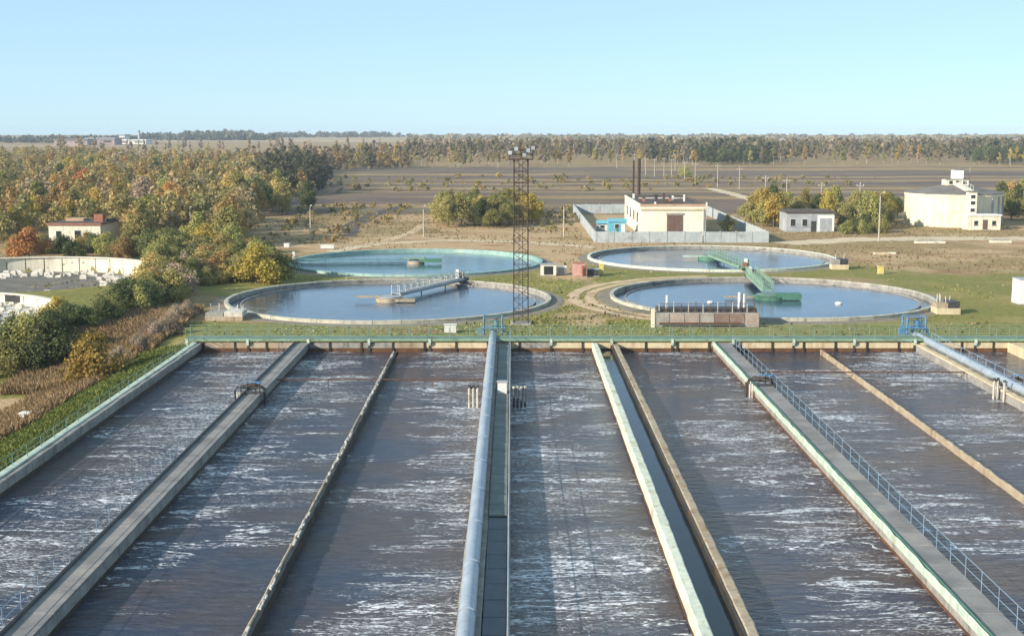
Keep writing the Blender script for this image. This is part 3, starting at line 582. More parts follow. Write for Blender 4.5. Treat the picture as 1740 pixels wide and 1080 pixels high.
# ------------------------------------------------------------------ settling tanks
M['clar_water'] = calm('settling_water', (.038, .070, .120), .09, (.9, 1.5, 1), .06, .35)
M['clar_water_green'] = calm('settling_water_green', (.045, .110, .140), .09, (.9, 1.5, 1), .06, .35)
def clarifier(label, c, wall, inner, water, rim=.42):
    t = thing('settling_tank', label, 'round tank', (c[0], c[1], 0))
    n = 40
    wm = MB().lathe([(CR - .45, -3.4), (CR, -3.4), (CR, rim - .12), (CR + .03, rim - .12), (CR + .03, rim - .02), (CR - .01, rim), (CR - .42, rim), (CR - .45, rim - .03)], 3, a0=math.radians(.08), a1=2 * math.pi / n - math.radians(.08)).mesh('wall_segment', wall)
    for i in range(n): link('wall_segment', wm, t, (0, 0, rnd.uniform(-.012, .012)), 2 * math.pi * i / n)
    part('lining', MB().lathe([(CR - .47, rim - .10), (CR - .55, rim - .12), (CR - .55, -.9), (CR - .47, -.9)], 120), inner, t)
    la = part('launder', MB().lathe([(CR - 2.0, -.6), (CR - 1.85, -.6), (CR - 1.85, .02), (CR - 2.0, .02)], 120).lathe([(CR - 1.9, -.64), (CR - .5, -.64), (CR - .5, -.58), (CR - 1.9, -.58)], 120), inner, t)
    part('launder_water', MB().lathe([(CR - 1.84, -.2), (CR - .56, -.2)], 120, closed=False), water, la)
    w = part('water', MB().disc(CR - 1.99, -.10, 120), water, t); 
    part('floor', MB().disc(CR - .5, -3.2, 60), 'basin_floor', t)
    struct('gravel_ring', MB().lathe([(CR + .04, .05), (CR + 1.3, .035), (CR + 1.9, -.03)], 120, c, closed=False), 'gravel')
    return t
cl_lab = ['round settling tank with long white railed bridge near the lattice mast', 'round settling tank with steep green bridge beside the rutted dirt track',
          'turquoise rimmed round settling tank with low green centre platform', 'round settling tank before the grey compound fence with green bridge']
T = [clarifier(cl_lab[0], CLAR[0], 'rim_grey', 'concrete', 'clar_water'), clarifier(cl_lab[1], CLAR[1], 'rim_grey', 'concrete', 'clar_water'),
     clarifier(cl_lab[2], CLAR[2], 'turquoise', 'turquoise', 'clar_water_green'), clarifier(cl_lab[3], CLAR[3], 'pale_green', 'concrete', 'clar_water')]
def bridge(par, ang, mat, rail_mat, drum=2.0, w=1.1, z=1.25, h=1.0, truss=True, r0=1.5, r1=CR + .6, sp=1.6, panels=None):
    """radial scraper bridge of a settling tank: beams, deck, railings, truck at the rim, drum at the centre"""
    a = math.radians(ang); d = Vector((math.cos(a), math.sin(a), 0)); n = Vector((-d.y, d.x, 0)); up = Vector((0, 0, 1))
    L = r1 - r0
    b = part('bridge_deck', MB().add([d * r0 - n * w / 2 + up * z, d * r1 - n * w / 2 + up * z, d * r1 + n * w / 2 + up * z, d * r0 + n * w / 2 + up * z,
        d * r0 - n * w / 2 + up * (z - .12), d * r1 - n * w / 2 + up * (z - .12), d * r1 + n * w / 2 + up * (z - .12), d * r0 + n * w / 2 + up * (z - .12)],
        [(0, 1, 2, 3), (7, 6, 5, 4), (0, 4, 5, 1), (1, 5, 6, 2), (2, 6, 7, 3), (3, 7, 4, 0)]), mat, par)
    k = int(L / sp)
    for s in (-1, 1):
        part('beam', MB().bar(d * r0 + n * s * (w / 2 + .08) + up * (z - .22), d * r1 + n * s * (w / 2 + .08) + up * (z - .22), .22), mat, b)
        for f in (1.0, .5): part('rail', MB().bar(d * r0 + n * s * w / 2 + up * (z + h * f), d * r1 + n * s * w / 2 + up * (z + h * f), .06), rail_mat, b)
        for i in range(k + 1):
            q = d * (r0 + L * i / k) + n * s * w / 2; part('post', MB().bar(q + up * (z - .1), q + up * (z + h), .07), rail_mat, b)
            if truss and i < k:
                q2 = d * (r0 + L * (i + 1) / k) + n * s * w / 2; part('diagonal', MB().bar(q + up * (z + .02), q2 + up * (z + h), .06), rail_mat, b)
    part('centre_drum', MB().lathe([(.02, -.5), (drum, -.5), (drum, .32), (drum - .1, .36), (.02, .36)], 32, closed=False), 'concrete_tan' if mat != 'green_paint' else 'dark_green', par)
    part('centre_platform', MB().lathe([(.02, .37), (drum * .8, .37), (drum * .83, .41), (drum * .83, .5), (.02, .5)], 24, closed=False), mat, par)
    tr = part('end_truck', MB().box(-.9, .9, -.35, .35, .43, .8), 'dark_metal', par, d * (CR - .2)); tr.rotation_euler.z = a + math.pi / 2
    mt = part('drive_motor', MB().cbox(-.35, .35, -.3, .3, .8, 1.4, .08), 'red_brick', par, d * (CR - .2)); mt.rotation_euler.z = a + math.pi / 2
    part('drive_cabinet', MB().cbox(-.2, .2, -.2, .2, .75, 1.9, .03), 'white_clean', par, d * (CR - .9) + n * .3)
    for rr in (r0 + L * .35, r0 + L * .7): part('scraper_arm', MB().bar(d * rr + up * (z - .2), d * rr + up * (-.6), .09), 'dark_metal', b)
def angto(ci, px, py, z): p = at(px, py, z); return math.degrees(math.atan2(p.y - CLAR[ci][1], p.x - CLAR[ci][0]))
bridge(T[0], angto(0, 775, 478, .4), 'grey_wall', 'rail_pale', drum=1.7, z=.75, h=.95, sp=1.5)
part('centre_arm', MB().box(-4.2, -1.2, -.4, .4, .4, .55).box(.5, 3.2, -1.5, -.5, .0, .3), 'concrete_tan', T[0])
bridge(T[1], angto(1, 1276, 470, .4), 'green_paint', 'green_paint', w=1.3, z=.9, h=1.0, sp=1.5)
part('centre_arm', MB().box(.6, 3.6, -1.6, -.2, .0, .75), 'dark_green', T[1]); part('centre_arm', MB().box(-5.6, -1.6, -.3, .3, .1, .28), 'concrete_tan', T[1])
bridge(T[2], 184, 'teal_steel', 'teal_steel', drum=1.3, w=.5, z=.35, h=.4, truss=False, sp=5.8)
part('centre_arm', MB().box(.5, 4.0, -1.0, .4, .2, .7), 'dark_green', T[2])
part('upper_platform', MB().cbox(-1.8, 1.4, -1.0, 1.0, .7, .85, .04), 'green_paint', T[2])
bridge(T[3], angto(3, 1272, 460, .4), 'green_paint', 'green_paint', w=1.4, z=.8, h=1.0, sp=1.5)
part('centre_arm', MB().box(-4.4, -1.0, -.5, .5, .35, .52), 'mint', T[3])
def floats(px, py, s, lab):
    p = at(px, py, -.1); t = thing('float', lab, 'float', (p.x, p.y, -.1)); part('body', MB().lathe([(.02, -.1), (s, -.1), (s * 1.1, .05), (s * .9, s * .5), (.02, s * .6)], 12, closed=False), 'white_clean', t, smooth=True); part('knob', MB().tube([(0, 0, s * .5), (0, 0, s * .8)], s * .2, 6), 'blue_rail', t)
floats(1425, 516, .42, 'single white float bobbing on the tank with the steep green bridge')
floats(1207, 514, .36, 'white float close behind the concrete valve chamber')

# ------------------------------------------------------------------ small plant between the tanks
def chamber(label, px0, px1, py, h, depth, mats, extra):
    a, b = gnd(px0, py), gnd(px1, py); t = thing('concrete_chamber', label, 'chamber', ((a.x + b.x) / 2, a.y, a.z)); w = (b.x - a.x)
    part('base', MB().cbox(-w / 2, w / 2, 0, depth, -.1, h * .45, .03), mats[0], t)
    k = max(2, int(w / 1.4))
    for i in range(k): part('wall_block', MB().cbox(-w / 2 + w * i / k + .03, -w / 2 + w * (i + 1) / k - .05, .1 + rnd.uniform(0, .1), depth - .1, h * .45, h * rnd.uniform(.75, 1.0), .03), mats[1 + i % (len(mats) - 1)], t)
    for i in range(extra):
        x = rnd.uniform(-w / 2 + .1, w / 2 - .1); part('pipe_stub', MB().tube([(x, depth * rnd.uniform(.2, .8), h * .4), (x, depth * .5, h + rnd.uniform(.3, .8))], .06, 6), 'pipe_pale', t)
    return t
chamber('low weathered concrete chamber with pipe stubs at the corner beside the footbridge', 348, 412, 545, 1.0, 3.0, ['concrete_tan', 'concrete', 'rubble', 'white_wall'], 5)
chamber('small pale chamber with pipe stubs at the rim of the tank before the compound fence', 1414, 1442, 458, 1.6, 1.8, ['panel_cream', 'concrete', 'dark_metal', 'concrete_tan'], 4)
chamber('weathered chamber with pipe stubs in the grass near the bright blue stand', 1592, 1632, 534, 1.5, 2.2, ['panel_cream', 'concrete_tan', 'dark_metal', 'concrete'], 5)
# large valve chamber with railings
a, b = gnd(1112, 556), gnd(1290, 556); w = b.x - a.x
t = thing('valve_chamber', 'pinkish concrete valve chamber with pipe posts behind the green footbridge', 'chamber', (a.x, a.y, 0))
part('wall', MB().cbox(0, w, 0, 3.2, -.1, 1.55, .03), 'concrete', t)
for i in range(7):
    part('front_panel', MB().cbox(w * i / 7 + .04, w * (i + 1) / 7 - .04, -.06, -.005, .05, 1.5, .02), ['concrete', 'chamber_pink', 'chamber_pink', 'concrete', 'chamber_brown', 'chamber_brown', 'chamber_pink'][i], t)
part('gutter', MB().box(.4, w - .2, .5, 2.9, 1.56, 1.9), 'dark_metal', t)
part('corner_post', MB().cbox(-.35, .02, -.12, .3, -.1, 1.95, .03), 'white_wall', t)
for i in range(14): part('post', MB().bar((.5 + i * (w - 1) / 13, .25, 1.5), (.5 + i * (w - 1) / 13, .25, 2.5 + (i % 3) * .12), .06), ['pipe_pale', 'rust_metal'][i % 2], t)
for z in (2.05, 2.5): part('rail', MB().bar((.4, .25, z), (w - .4, .25, z), .04), 'rust_metal', t)
part('vent_pipe', MB().tube([(w - 2.0, 1, 1.5), (w - 2.0, 1, 3.6)], .16, 10), 'white_clean', t); part('vent_pipe', MB().tube([(w - 1.5, 1.3, 1.5), (w - 1.5, 1.3, 3.4)], .24, 10), 'white_clean', t)
part('vent_pipe', MB().tube([(1.4, 1, 1.5), (1.4, 1, 3.3)], .12, 8), 'white_clean', t); part('hatch', MB().cbox(w - 1.1, w - .2, .7, 2.5, 1.55, 2.0, .04), 'dark_metal', t); part('pipe_run', MB().tube([(.5, -.35, .45), (w - 2, -.35, .45)], .13, 8), 'rust_metal', t)
def cabinet(label, px, py, w, d, h, mat, cat='cabinet', roof=None, door=None, name='cabinet'):
    g = gnd(px, py); t = thing(name, label, cat, g)
    part('plinth', MB().box(-w / 2 - .05, w / 2 + .05, -.05, d + .05, -.1, .12), 'concrete', t); part('body', MB().cbox(-w / 2, w / 2, 0, d, .12, h, .03), mat, t)
    part('roof', MB().cbox(-w / 2 - .08, w / 2 + .08, -.08, d + .08, h, h + .08, .03), roof or mat, t)
    part('door', MB().box(-w * .3, w * .3, -.025, -.003, .2, h * .88), door or 'grey_wall', t); return t
cabinet('low white concrete block on the grass behind the footbridge', 765, 566, 1.2, .8, .8, 'white_clean', 'box', door='white_clean')
cabinet('pale open fronted hut with cream base between the tanks', 932, 469, 2.2, 1.6, 1.6, 'white_wall', 'hut', 'grey_wall', 'glass_dark', 'pump_hut')
cabinet('white low pump box beside the pale open fronted hut', 953, 467, 1.6, 1.4, 1.1, 'white_clean', 'box', 'white_clean', 'grey_wall')
cabinet('faded pink electrical cabinet between the tanks', 983, 470, 1.6, 1.2, 1.9, 'pink_paint', 'cabinet', 'red_brick', 'pink_paint')
cabinet('dark red box standing next to the faded pink cabinet', 993, 471, .7, .9, 1.5, 'red_brick', 'box', 'red_brick', 'dark_metal')
cabinet('dark grey equipment box beside the narrow yellow cabinet', 1008, 470, 1.6, 1.2, 1.0, 'dark_metal', 'box', 'grey_wall', 'dark_metal')
cabinet('narrow yellow cabinet between the settling tanks', 1022, 467, .6, .5, 1.5, 'yellow_paint', 'cabinet', 'yellow_paint', 'yellow_paint')
cabinet('small yellow box standing in the grass by the lamp post', 1497, 466, .75, .6, 1.1, 'yellow_paint', 'box', 'yellow_paint', 'yellow_paint')
cabinet('plain white kiosk at the edge of the grass', 1750, 518, 2.6, 2.4, 3.0, 'white_clean', 'kiosk', 'grey_wall', 'white_clean', 'kiosk')
cabinet('small white block on the weedy ground by the road bend', 487, 421, .9, .7, .7, 'white_clean', 'block', 'white_clean', 'white_clean', 'block')
cabinet('long white block lying by the turquoise tank', 556, 423, 2.3, .8, .6, 'white_clean', 'block', 'white_clean', 'white_clean', 'block')
cabinet('white concrete block in the brown weeds beside the grass bank', 42, 722, .7, .6, .9, 'white_clean', 'block', 'white_clean', 'white_clean', 'block')
for px, py, w, lab in [(1580, 413, 5.5, 'long pale concrete slab lying beside the dirt road'), (1700, 412, 3.8, 'shorter pale concrete slab lying beside the dirt road')]:
    g = gnd(px, py); t = thing('concrete_slab', lab, 'slab', g); part('slab', MB().cbox(-w / 2, w / 2, -.5, .5, -.05, .35, .04), 'white_wall', t); part('slab', MB().cbox(-w / 2 + .3, w / 2 - .5, -.3, .4, .35, .6, .04), 'concrete', t)
g = gnd(1497, 432); t = thing('concrete_slab', 'yellowish concrete slab in the grass below the lamp post', 'slab', g); part('slab', MB().cbox(-1.2, 1.2, -.5, .5, -.05, .3, .04), 'panel_cream', t); part('slab', MB().cbox(.8, 2.6, .4, 1.0, -.05, .28, .04), 'white_wall', t)

# ------------------------------------------------------------------ lattice light mast
M['mast_rust'] = weathered('mast_rust', (.075, .042, .03), (.05, .03, .024), 2.5, rough=.75)
def mast():
    X, Y = (885 - CX) / F * 139, 138.0; top = 17.6; t = thing('light_mast', 'tall rusty lattice floodlight mast rising between the settling tanks', 'mast', (X, Y, 0)); w = .78
    part('footing', MB().cbox(-1.1, 1.1, -1.1, 1.1, -.2, .25, .05), 'concrete', t)
    cs = [(-w, -w), (w, -w), (w, w), (-w, w)]
    for c in cs: part('leg', MB().bar((*c, .2), (c[0] * .93, c[1] * .93, top), .085), 'mast_rust', t)
    k = 14; lv = [(.3 + (top - .3) * i / k) for i in range(k + 1)]
    for i in range(k):
        for j in range(4):
            a, b = cs[j], cs[(j + 1) % 4]; part('ring_bar', MB().bar((*a, lv[i]), (*b, lv[i]), .035), 'mast_rust', t)
            if i % 2: a, b = b, a
            part('diagonal', MB().bar((*a, lv[i]), (*b, lv[i + 1]), .04), 'mast_rust', t)
    pl = part('platform', MB().cbox(-1.25, 1.25, -1.1, 1.1, top - .02, top + .08, .01), 'mast_rust', t)
    for z in (.55, 1.05): part('guard_rail', MB().bar((-1.25, -1.1, top + z), (1.25, -1.1, top + z), .05).bar((-1.25, 1.1, top + z), (1.25, 1.1, top + z), .05).bar((-1.25, -1.1, top + z), (-1.25, 1.1, top + z), .05).bar((1.25, -1.1, top + z), (1.25, 1.1, top + z), .05), 'dark_metal', pl)
    for dx in (-1.25, 0, 1.25):
        for dy in (-1.1, 1.1): part('guard_post', MB().bar((dx, dy, top), (dx, dy, top + 1.05), .05), 'dark_metal', pl)
    for dx, z in ((-1.15, .75), (-.5, 1.15), (.35, .5), (.75, 1.0), (1.25, 1.25)):
        l = part('floodlight', MB().box(dx - .26, dx + .26, -1.45, -1.15, top + z - .25, top + z + .25), 'dark_metal', t); part('lens', MB().box(dx - .2, dx + .2, -1.47, -1.452, top + z - .2, top + z + .2), 'grey_wall', l)
    part('lightning_rod', MB().bar((0, 0, top), (0, 0, top + 1.9), .05), 'mast_rust', t)
    part('ladder', MB().bar((-.2, w + .08, .3), (-.2, w + .03, top), .04).bar((.2, w + .08, .3), (.2, w + .03, top), .04), 'mast_rust', t)
mast()

def lamp_post(px, py, top_py, lab, lamp=True, group=None):
    g = gnd(px, py); z1 = atY(px, top_py, g.y).z - g.z; t = thing('lamp_post', lab, 'lamp post', g, 0, group)
    part('post', MB().tube([(0, 0, -.2), (0, 0, z1)], [.15, .09], 8), 'pole_concrete', t); part('collar', MB().tube([(0, 0, z1 - .3), (0, 0, z1 - .1)], .14, 8), 'dark_metal', t)
    if lamp: a = part('arm', MB().tube([(0, 0, z1 - .1), (.2, -.3, z1 + .3), (.35, -.8, z1 + .42)], .045, 6), 'pipe_pale', t); part('lamp_head', MB().cbox(.2, .55, -1.2, -.7, z1 + .32, z1 + .5, .05), 'yellow_paint' if px == 1493 else 'lamp_glass', a)
lamp_post(528, 407, 352, 'slender pale lamp post standing in weeds before the bushy lone tree')
lamp_post(720, 402, 352, 'slender pale lamp post on bare ground beside the round bush clump')
lamp_post(325, 412, 355, 'pale lamp post rising out of the autumn wood')
lamp_post(364, 352, 318, 'short far lamp post against the autumn wood', False)
lamp_post(1493, 410, 330, 'tall lamp post with yellow lamp head by the dirt road')
lamp_post(958, 402, 348, 'concrete post before the corner of the grey compound fence', False)

# ------------------------------------------------------------------ fenced boiler compound
FX0, FX1, FYF, FYB = 15.3, 47.1, 237.7, 323.0
def fence_run(label, p0, p1, n, h=2.0):
    p0, p1 = Vector(p0), Vector(p1); t = thing('concrete_fence', label, 'fence', p0, math.atan2((p1 - p0).y, (p1 - p0).x)); L = (p1 - p0).length; s = L / n
    pm = MB().cbox(.10, s - .10, -.06, .06, -.25, h, .02).mesh('panel', 'fence_panel'); po = MB().cbox(-.11, .11, -.12, .12, -.4, h + .12, .02).mesh('post', 'fence_panel')
    for i in range(n + 1):
        link('post', po, t, (i * s, 0, 0))
        if i < n: link('panel', pm, t, (i * s, rnd.uniform(-.015, .015), rnd.uniform(-.04, .04)))
fence_run('grey concrete panel fence along the front of the boiler house yard', (FX0 + .13, FYF, 0), (FX0 + 19.6, FYF, 0), 6)
fence_run('grey concrete panel fence front part next to the gap post by the boiler house', (FX0 + 20.1, FYF, 0), (FX1 - .13, FYF, 0), 4)
fence_run('long concrete panel fence along the turquoise kiosk side of the boiler yard', (FX0, FYF, 0), (FX0, FYB, 0), 26)
fence_run('concrete panel fence on the tree side of the boiler yard', (FX1, FYF, 0), (FX1 + .5, FYB, 0), 26)
fence_run('concrete panel fence closing the back of the boiler yard', (FX0, FYB + .2, 0), (FX1 + .5, FYB + .2, 0), 10)

def window(par, x0, x1, y, z0, z1, n=-1, mat='glass_dark'):
    f = part('window', MB().box(x0 - .06, x1 + .06, y - .05, y - .004, z0 - .06, z1 + .06), 'white_clean', par); part('pane', MB().box(x0, x1, y - .065, y - .052, z0, z1), mat, f)
    part('sill', MB().box(x0 - .1, x1 + .1, y - .14, y - .07, z0 - .12, z0 - .07), 'concrete', f)
def boiler():
    x0, x1, y0, y1, h = 25.3, 38.2, 255.0, 291.0, 5.6; t = thing('boiler_house', 'cream boiler house with brown gate and orange parapet behind the grey fence', 'building', (x0, y0, 0)); w, d = x1 - x0, y1 - y0
    part('wall', MB().box(0, w, 0, d, -.3, h), 'boiler_wall', t)
    r = part('roof', MB().box(.3, w - .3, .3, d - .3, h, h + .12), 'roof_dark', t)
    part('parapet', MB().box(-.1, w + .1, -.12, .28, h, h + .42), 'parapet', t); part('parapet', MB().box(-.1, .28, .28, d, h, h + .35), 'white_wall', t); part('parapet', MB().box(w - .28, w + .1, .28, d, h, h + .35), 'roof_dark', t); part('parapet', MB().box(-.1, w + .1, d, d + .3, h, h + .35), 'roof_dark', t)
    part('cornice', MB().box(-.05, w + .05, -.22, -.003, h - .75, h - .45), 'panel_cream', t)
    g = part('gate', MB().box(5.2, 8.3, -.08, -.004, -.2, 3.9), 'door_brown', t)
    for k in range(2): part('gate_leaf', MB().box(5.25 + k * 1.55, 6.72 + k * 1.55, -.13, -.085, -.15, 3.3), 'door_brown', g)
    part('lintel', MB().box(5.0, 8.5, -.15, -.082, 3.9, 4.3), 'concrete', t)
    for k in range(5): part('pilaster', MB().box(-.12, -.003, 2 + k * 7.5, 2.5 + k * 7.5, -.3, h), 'white_wall', t)
    for k in range(4):
        f = part('window', MB().box(-.08, -.004, 4.2 + k * 7.5, 7.4 + k * 7.5, 2.0, 4.2), 'white_clean', t); part('pane', MB().box(-.1, -.082, 4.35 + k * 7.5, 7.25 + k * 7.5, 2.1, 4.1), 'glass_dark', f)
    part('drain_pipe', MB().tube([(w - .5, -.2, -.1), (w - .5, -.2, h - .3)], .09, 8), 'grey_wall', t); part('wall_lamp', MB().cbox(w - .1, w + .15, -.3, 0, h + .1, h + .8, .04), 'white_clean', t)
    for x, y, s, hh, m in [(2, 14, .5, .9, 'red_brick'), (5, 18, .6, 1.3, 'dark_metal'), (6.4, 16, .45, 1.6, 'rust_metal'), (7.2, 12, .5, 1.1, 'red_brick'), (9, 22, .4, 1.0, 'white_clean'), (3.5, 6, .35, .6, 'white_clean'), (10.5, 15, .3, 1.6, 'white_clean'), (1, 26, .4, 1.2, 'white_clean')]:
        v = part('vent', MB().box(x - s / 2, x + s / 2, y - s / 2, y + s / 2, h + .1, h + hh), m, r); part('vent_cap', MB().cbox(x - s * .7, x + s * .7, y - s * .7, y + s * .7, h + hh, h + hh + .12, .02), 'dark_metal', r)
    part('roof_pipe', MB().tube([(1.5, 20, h + .5), (11, 20, h + .5)], .16, 8), 'pipe_pale', r); part('roof_pipe', MB().tube([(4, 9, h + .35), (9.5, 9, h + .35)], .12, 8), 'rust_metal', r)
boiler()
for dx, hh, rr, lab in ((0, 14.0, .36, 'taller thicker dark rusty steel chimney behind the boiler house'), (-1.25, 13.6, .22, 'thinner dark rusty steel chimney beside the thicker one')):
    t = thing('chimney', lab, 'chimney', (28.6 + dx, 293.0, 0)); part('foundation', MB().cbox(-.6, .6, -.6, .6, -.3, .5, .05), 'concrete', t)
    part('stack', MB().tube([(0, 0, .3), (0, 0, 6), (0, 0, hh)], [rr * 1.15, rr, rr * .95], 14), 'mast_rust', t, smooth=True)
    for z in (4, 8, 12): part('band', MB().tube([(0, 0, z), (0, 0, z + .15)], rr * 1.2, 14), 'dark_metal', t)
    part('rim', MB().tube([(0, 0, hh - .2), (0, 0, hh)], rr * 1.12, 14), 'dark_metal', t)
def kiosk(lab, px, py, w, d, h, mat, roofm):
    p = at(px, py); t = thing('kiosk', lab, 'kiosk', (p.x, p.y, 0)); part('body', MB().box(-w / 2, w / 2, 0, d, 0, h), mat, t); part('roof', MB().add([(-w / 2 - .15, -.2, h), (w / 2 + .15, -.2, h), (w / 2 + .15, d + .2, h), (-w / 2 - .15, d + .2, h), (-w / 2 - .15, d / 2, h + .6), (w / 2 + .15, d / 2, h + .6)], [(3, 2, 1, 0), (0, 1, 5, 4), (2, 3, 4, 5), (1, 2, 5), (3, 0, 4)]), roofm, t)
    window(t, -.5, .3, 0, h * .45, h * .8); part('door', MB().box(w * .22, w * .42, -.05, -.003, .05, h * .82), 'white_clean', t)
kiosk('bright turquoise blue kiosk in the boiler yard', 1049, 396.5, 3.6, 3.0, 2.3, 'kiosk_blue', 'kiosk_blue')
kiosk('small grey-blue shed next to the turquoise kiosk in the boiler yard', 1024, 394, 2.2, 2.2, 1.7, 'grey_wall', 'kiosk_blue')

# low shed beside the compound
def shed():
    p = gnd(1336, 394); t = thing('shed', 'low grey shed with dark roof and white end bay among the trees', 'building', (p.x, p.y, p.z)); w, d, h = 9.6, 7.0, 3.9
    part('wall', MB().box(0, w, 0, d, -.2, h), 'grey_wall', t); part('roof', MB().box(-.3, w + .3, -.35, d + .3, h, h + .35), 'roof_dark', t); part('end_bay', MB().box(w * .66, w + .06, -.12, d * .9, -.2, h - .5), 'white_clean', t)
    window(t, .8, 1.8, 0, 1.2, 2.6); window(t, 3.2, 4.2, 0, 1.2, 2.6); part('door', MB().box(5.0, 6.0, -.06, -.003, 0, 2.2), 'dark_metal', t)
    part('gate_leaf', MB().box(w * .70, w * .82, -.17, -.122, 0, 2.8), 'grey_wall', t); part('gate_leaf', MB().box(w * .83, w * .95, -.17, -.122, 0, 2.8), 'grey_wall', t)
shed()

# round digester house with stair tower and annex
def digester():
    Yc = 283.0; Xc = (1618 - CX) / F * Yc; R_ = 10.2; h = 6.9
    t = thing('digester_tank', 'big round cream tank building with low cone roof and white roof house', 'building', (Xc, Yc, 0)); n = 30
    wm = MB().lathe([(R_ - .3, -.3), (R_, -.3), (R_, h), (R_ - .3, h)], 4, a0=math.radians(.12), a1=2 * math.pi / n - math.radians(.12)).mesh('wall_panel', 'cream_wall')
    for i in range(n): link('wall_panel', wm, t, (0, 0, 0), 2 * math.pi * i / n)
    part('lining', MB().lathe([(R_ - .5, -.3), (R_ - .31, -.3), (R_ - .31, h - .1), (R_ - .5, h - .1)], 60), 'concrete', t)
    part('roof', MB().lathe([(.02, h + 2.0), (2.5, h + 1.65), (R_ + .2, h + .16), (R_ + .2, h + .02), (.02, h + .02)], 64, closed=False), 'roof_grey', t)
    part('eaves_band', MB().lathe([(R_ + .005, h - .5), (R_ + .12, h - .5), (R_ + .12, h), (R_ + .005, h)], 64), 'cream_wall', t)
    hs = part('roof_house', MB().box(-2.2, 2.6, -1.6, 1.6, h + 1.2, h + 2.9), 'white_wall', t); part('roof_tower', MB().box(-.6, 1.4, -1.7, .6, h + 2.9, h + 5.0), 'white_clean', t); part('tower_cap', MB().cbox(-.8, 1.6, -1.9, .8, h + 5.0, h + 5.2, .03), 'roof_grey', t)
    part('house_roof', MB().cbox(-2.4, 2.8, -1.8, 1.8, h + 2.9, h + 3.02, .03), 'roof_grey', t)
    for x in (-1.6, -.2, 1.4): part('window', MB().box(x, x + .7, -1.66, -1.605, h + 1.9, h + 2.6), 'glass_dark', hs)
    part('aerial', MB().bar((3.3, 0, h + 1), (3.3, 0, h + 5.4), .08), 'pole_concrete', t)
    st = part('stair_gallery', MB().add([(-.6, -1.6, h + 1.75), (-.7, -10.4, h + .5), (.6, -10.4, h + .5), (.7, -1.6, h + 1.75), (-.6, -1.6, h + 2.3), (-.7, -10.4, h + 1.0), (.6, -10.4, h + 1.0), (.7, -1.6, h + 2.3)], [(3, 2, 1, 0), (4, 5, 6, 7), (0, 1, 5, 4), (1, 2, 6, 5), (2, 3, 7, 6), (3, 0, 4, 7)]), 'white_wall', t)
    for k in range(6): part('rail_post', MB().bar((.6, -1.8 - k * 1.7, h + 2.2 - k * .25), (.6, -1.8 - k * 1.7, h + 3.1 - k * .25), .06), 'rail_pale', st)
    part('rail', MB().bar((.6, -1.8, h + 3.1), (.6, -10.3, h + 1.85), .06), 'rail_pale', st)
    tw = part('stair_tower', MB().box(-.9, .8, -12.2, -10.3, -.2, h + .7), 'white_wall', t)
    for z in (3.4, 4.9, 6.2):
        f = part('window', MB().box(-.6, .5, -12.26, -12.203, z, z + .9), 'white_clean', tw); part('pane', MB().box(-.5, .4, -12.28, -12.262, z + .1, z + .8), 'glass_dark', tw)
    part('tower_roof', MB().cbox(-1.1, 1.0, -12.4, -10.1, h + .7, h + .88, .04), 'roof_grey', t)
    for k in range(5):
        a = math.radians(-58 + k * 13); o = part('pilaster', MB().box(R_, R_ + .16, -.2, .2, -.2, h - .5), 'grey_wall', t); o.rotation_euler.z = a
    b = thing('annex', 'low white annex with two windows at the foot of the stair tower', 'building', (Xc - 2.2, Yc - 15.9, 0)); part('wall', MB().box(0, 6.8, 0, 3.7, -.2, 2.9), 'white_wall', b); part('roof', MB().cbox(-.2, 7.0, -.2, 3.8, 2.9, 3.15, .04), 'white_clean', b)
    window(b, 1.3, 2.1, 0, 1.0, 1.9); window(b, 5.0, 5.8, 0, 1.0, 1.9); part('door', MB().box(3.1, 4.1, -.05, -.003, 0, 2.1), 'door_brown', b); part('step', MB().box(2.9, 4.3, -.7, -.06, -.1, .12), 'concrete', b)
digester()

# ------------------------------------------------------------------ left: white hut and two ruined tanks
def hut():
    Yf = 227.0; x0 = (82 - CX) / F * Yf; x1 = (170 - CX) / F * Yf; z0 = float(ground_z(x0, Yf)); t = thing('hut', 'flat roofed white hut with a dark window above the ruined tank', 'building', (x0, Yf, z0)); w = x1 - x0; d = 11.0; h = 4.1
    part('wall', MB().box(0, w, 0, d, -.6, h), 'white_wall', t); part('roof', MB().cbox(-.25, w + .25, -.25, d + .25, h, h + .3, .03), 'roof_dark', t); part('fascia', MB().box(-.27, w + .27, -.29, -.252, h - .02, h + .28), 'red_brick', t)
    window(t, w * .5, w * .62, 0, 1.6, 3.1); window(t, w * .14, w * .24, 0, 1.8, 3.0)
    f = part('chimney', MB().box(w * .78, w * .95, 3, 4.4, h + .3, h + 1.6), 'red_brick', t); part('roof_box', MB().cbox(w * .15, w * .5, 5, 8, h + .3, h + .75, .03), 'parapet', t); part('roof_box', MB().cbox(w * .95, w + .1, 5, 9, h + .3, h + .7, .03), 'dark_metal', t)
    part('door', MB().box(w + .003, w + .06, 5, 6.2, 0, 2.2), 'grey_wall', t)
hut()
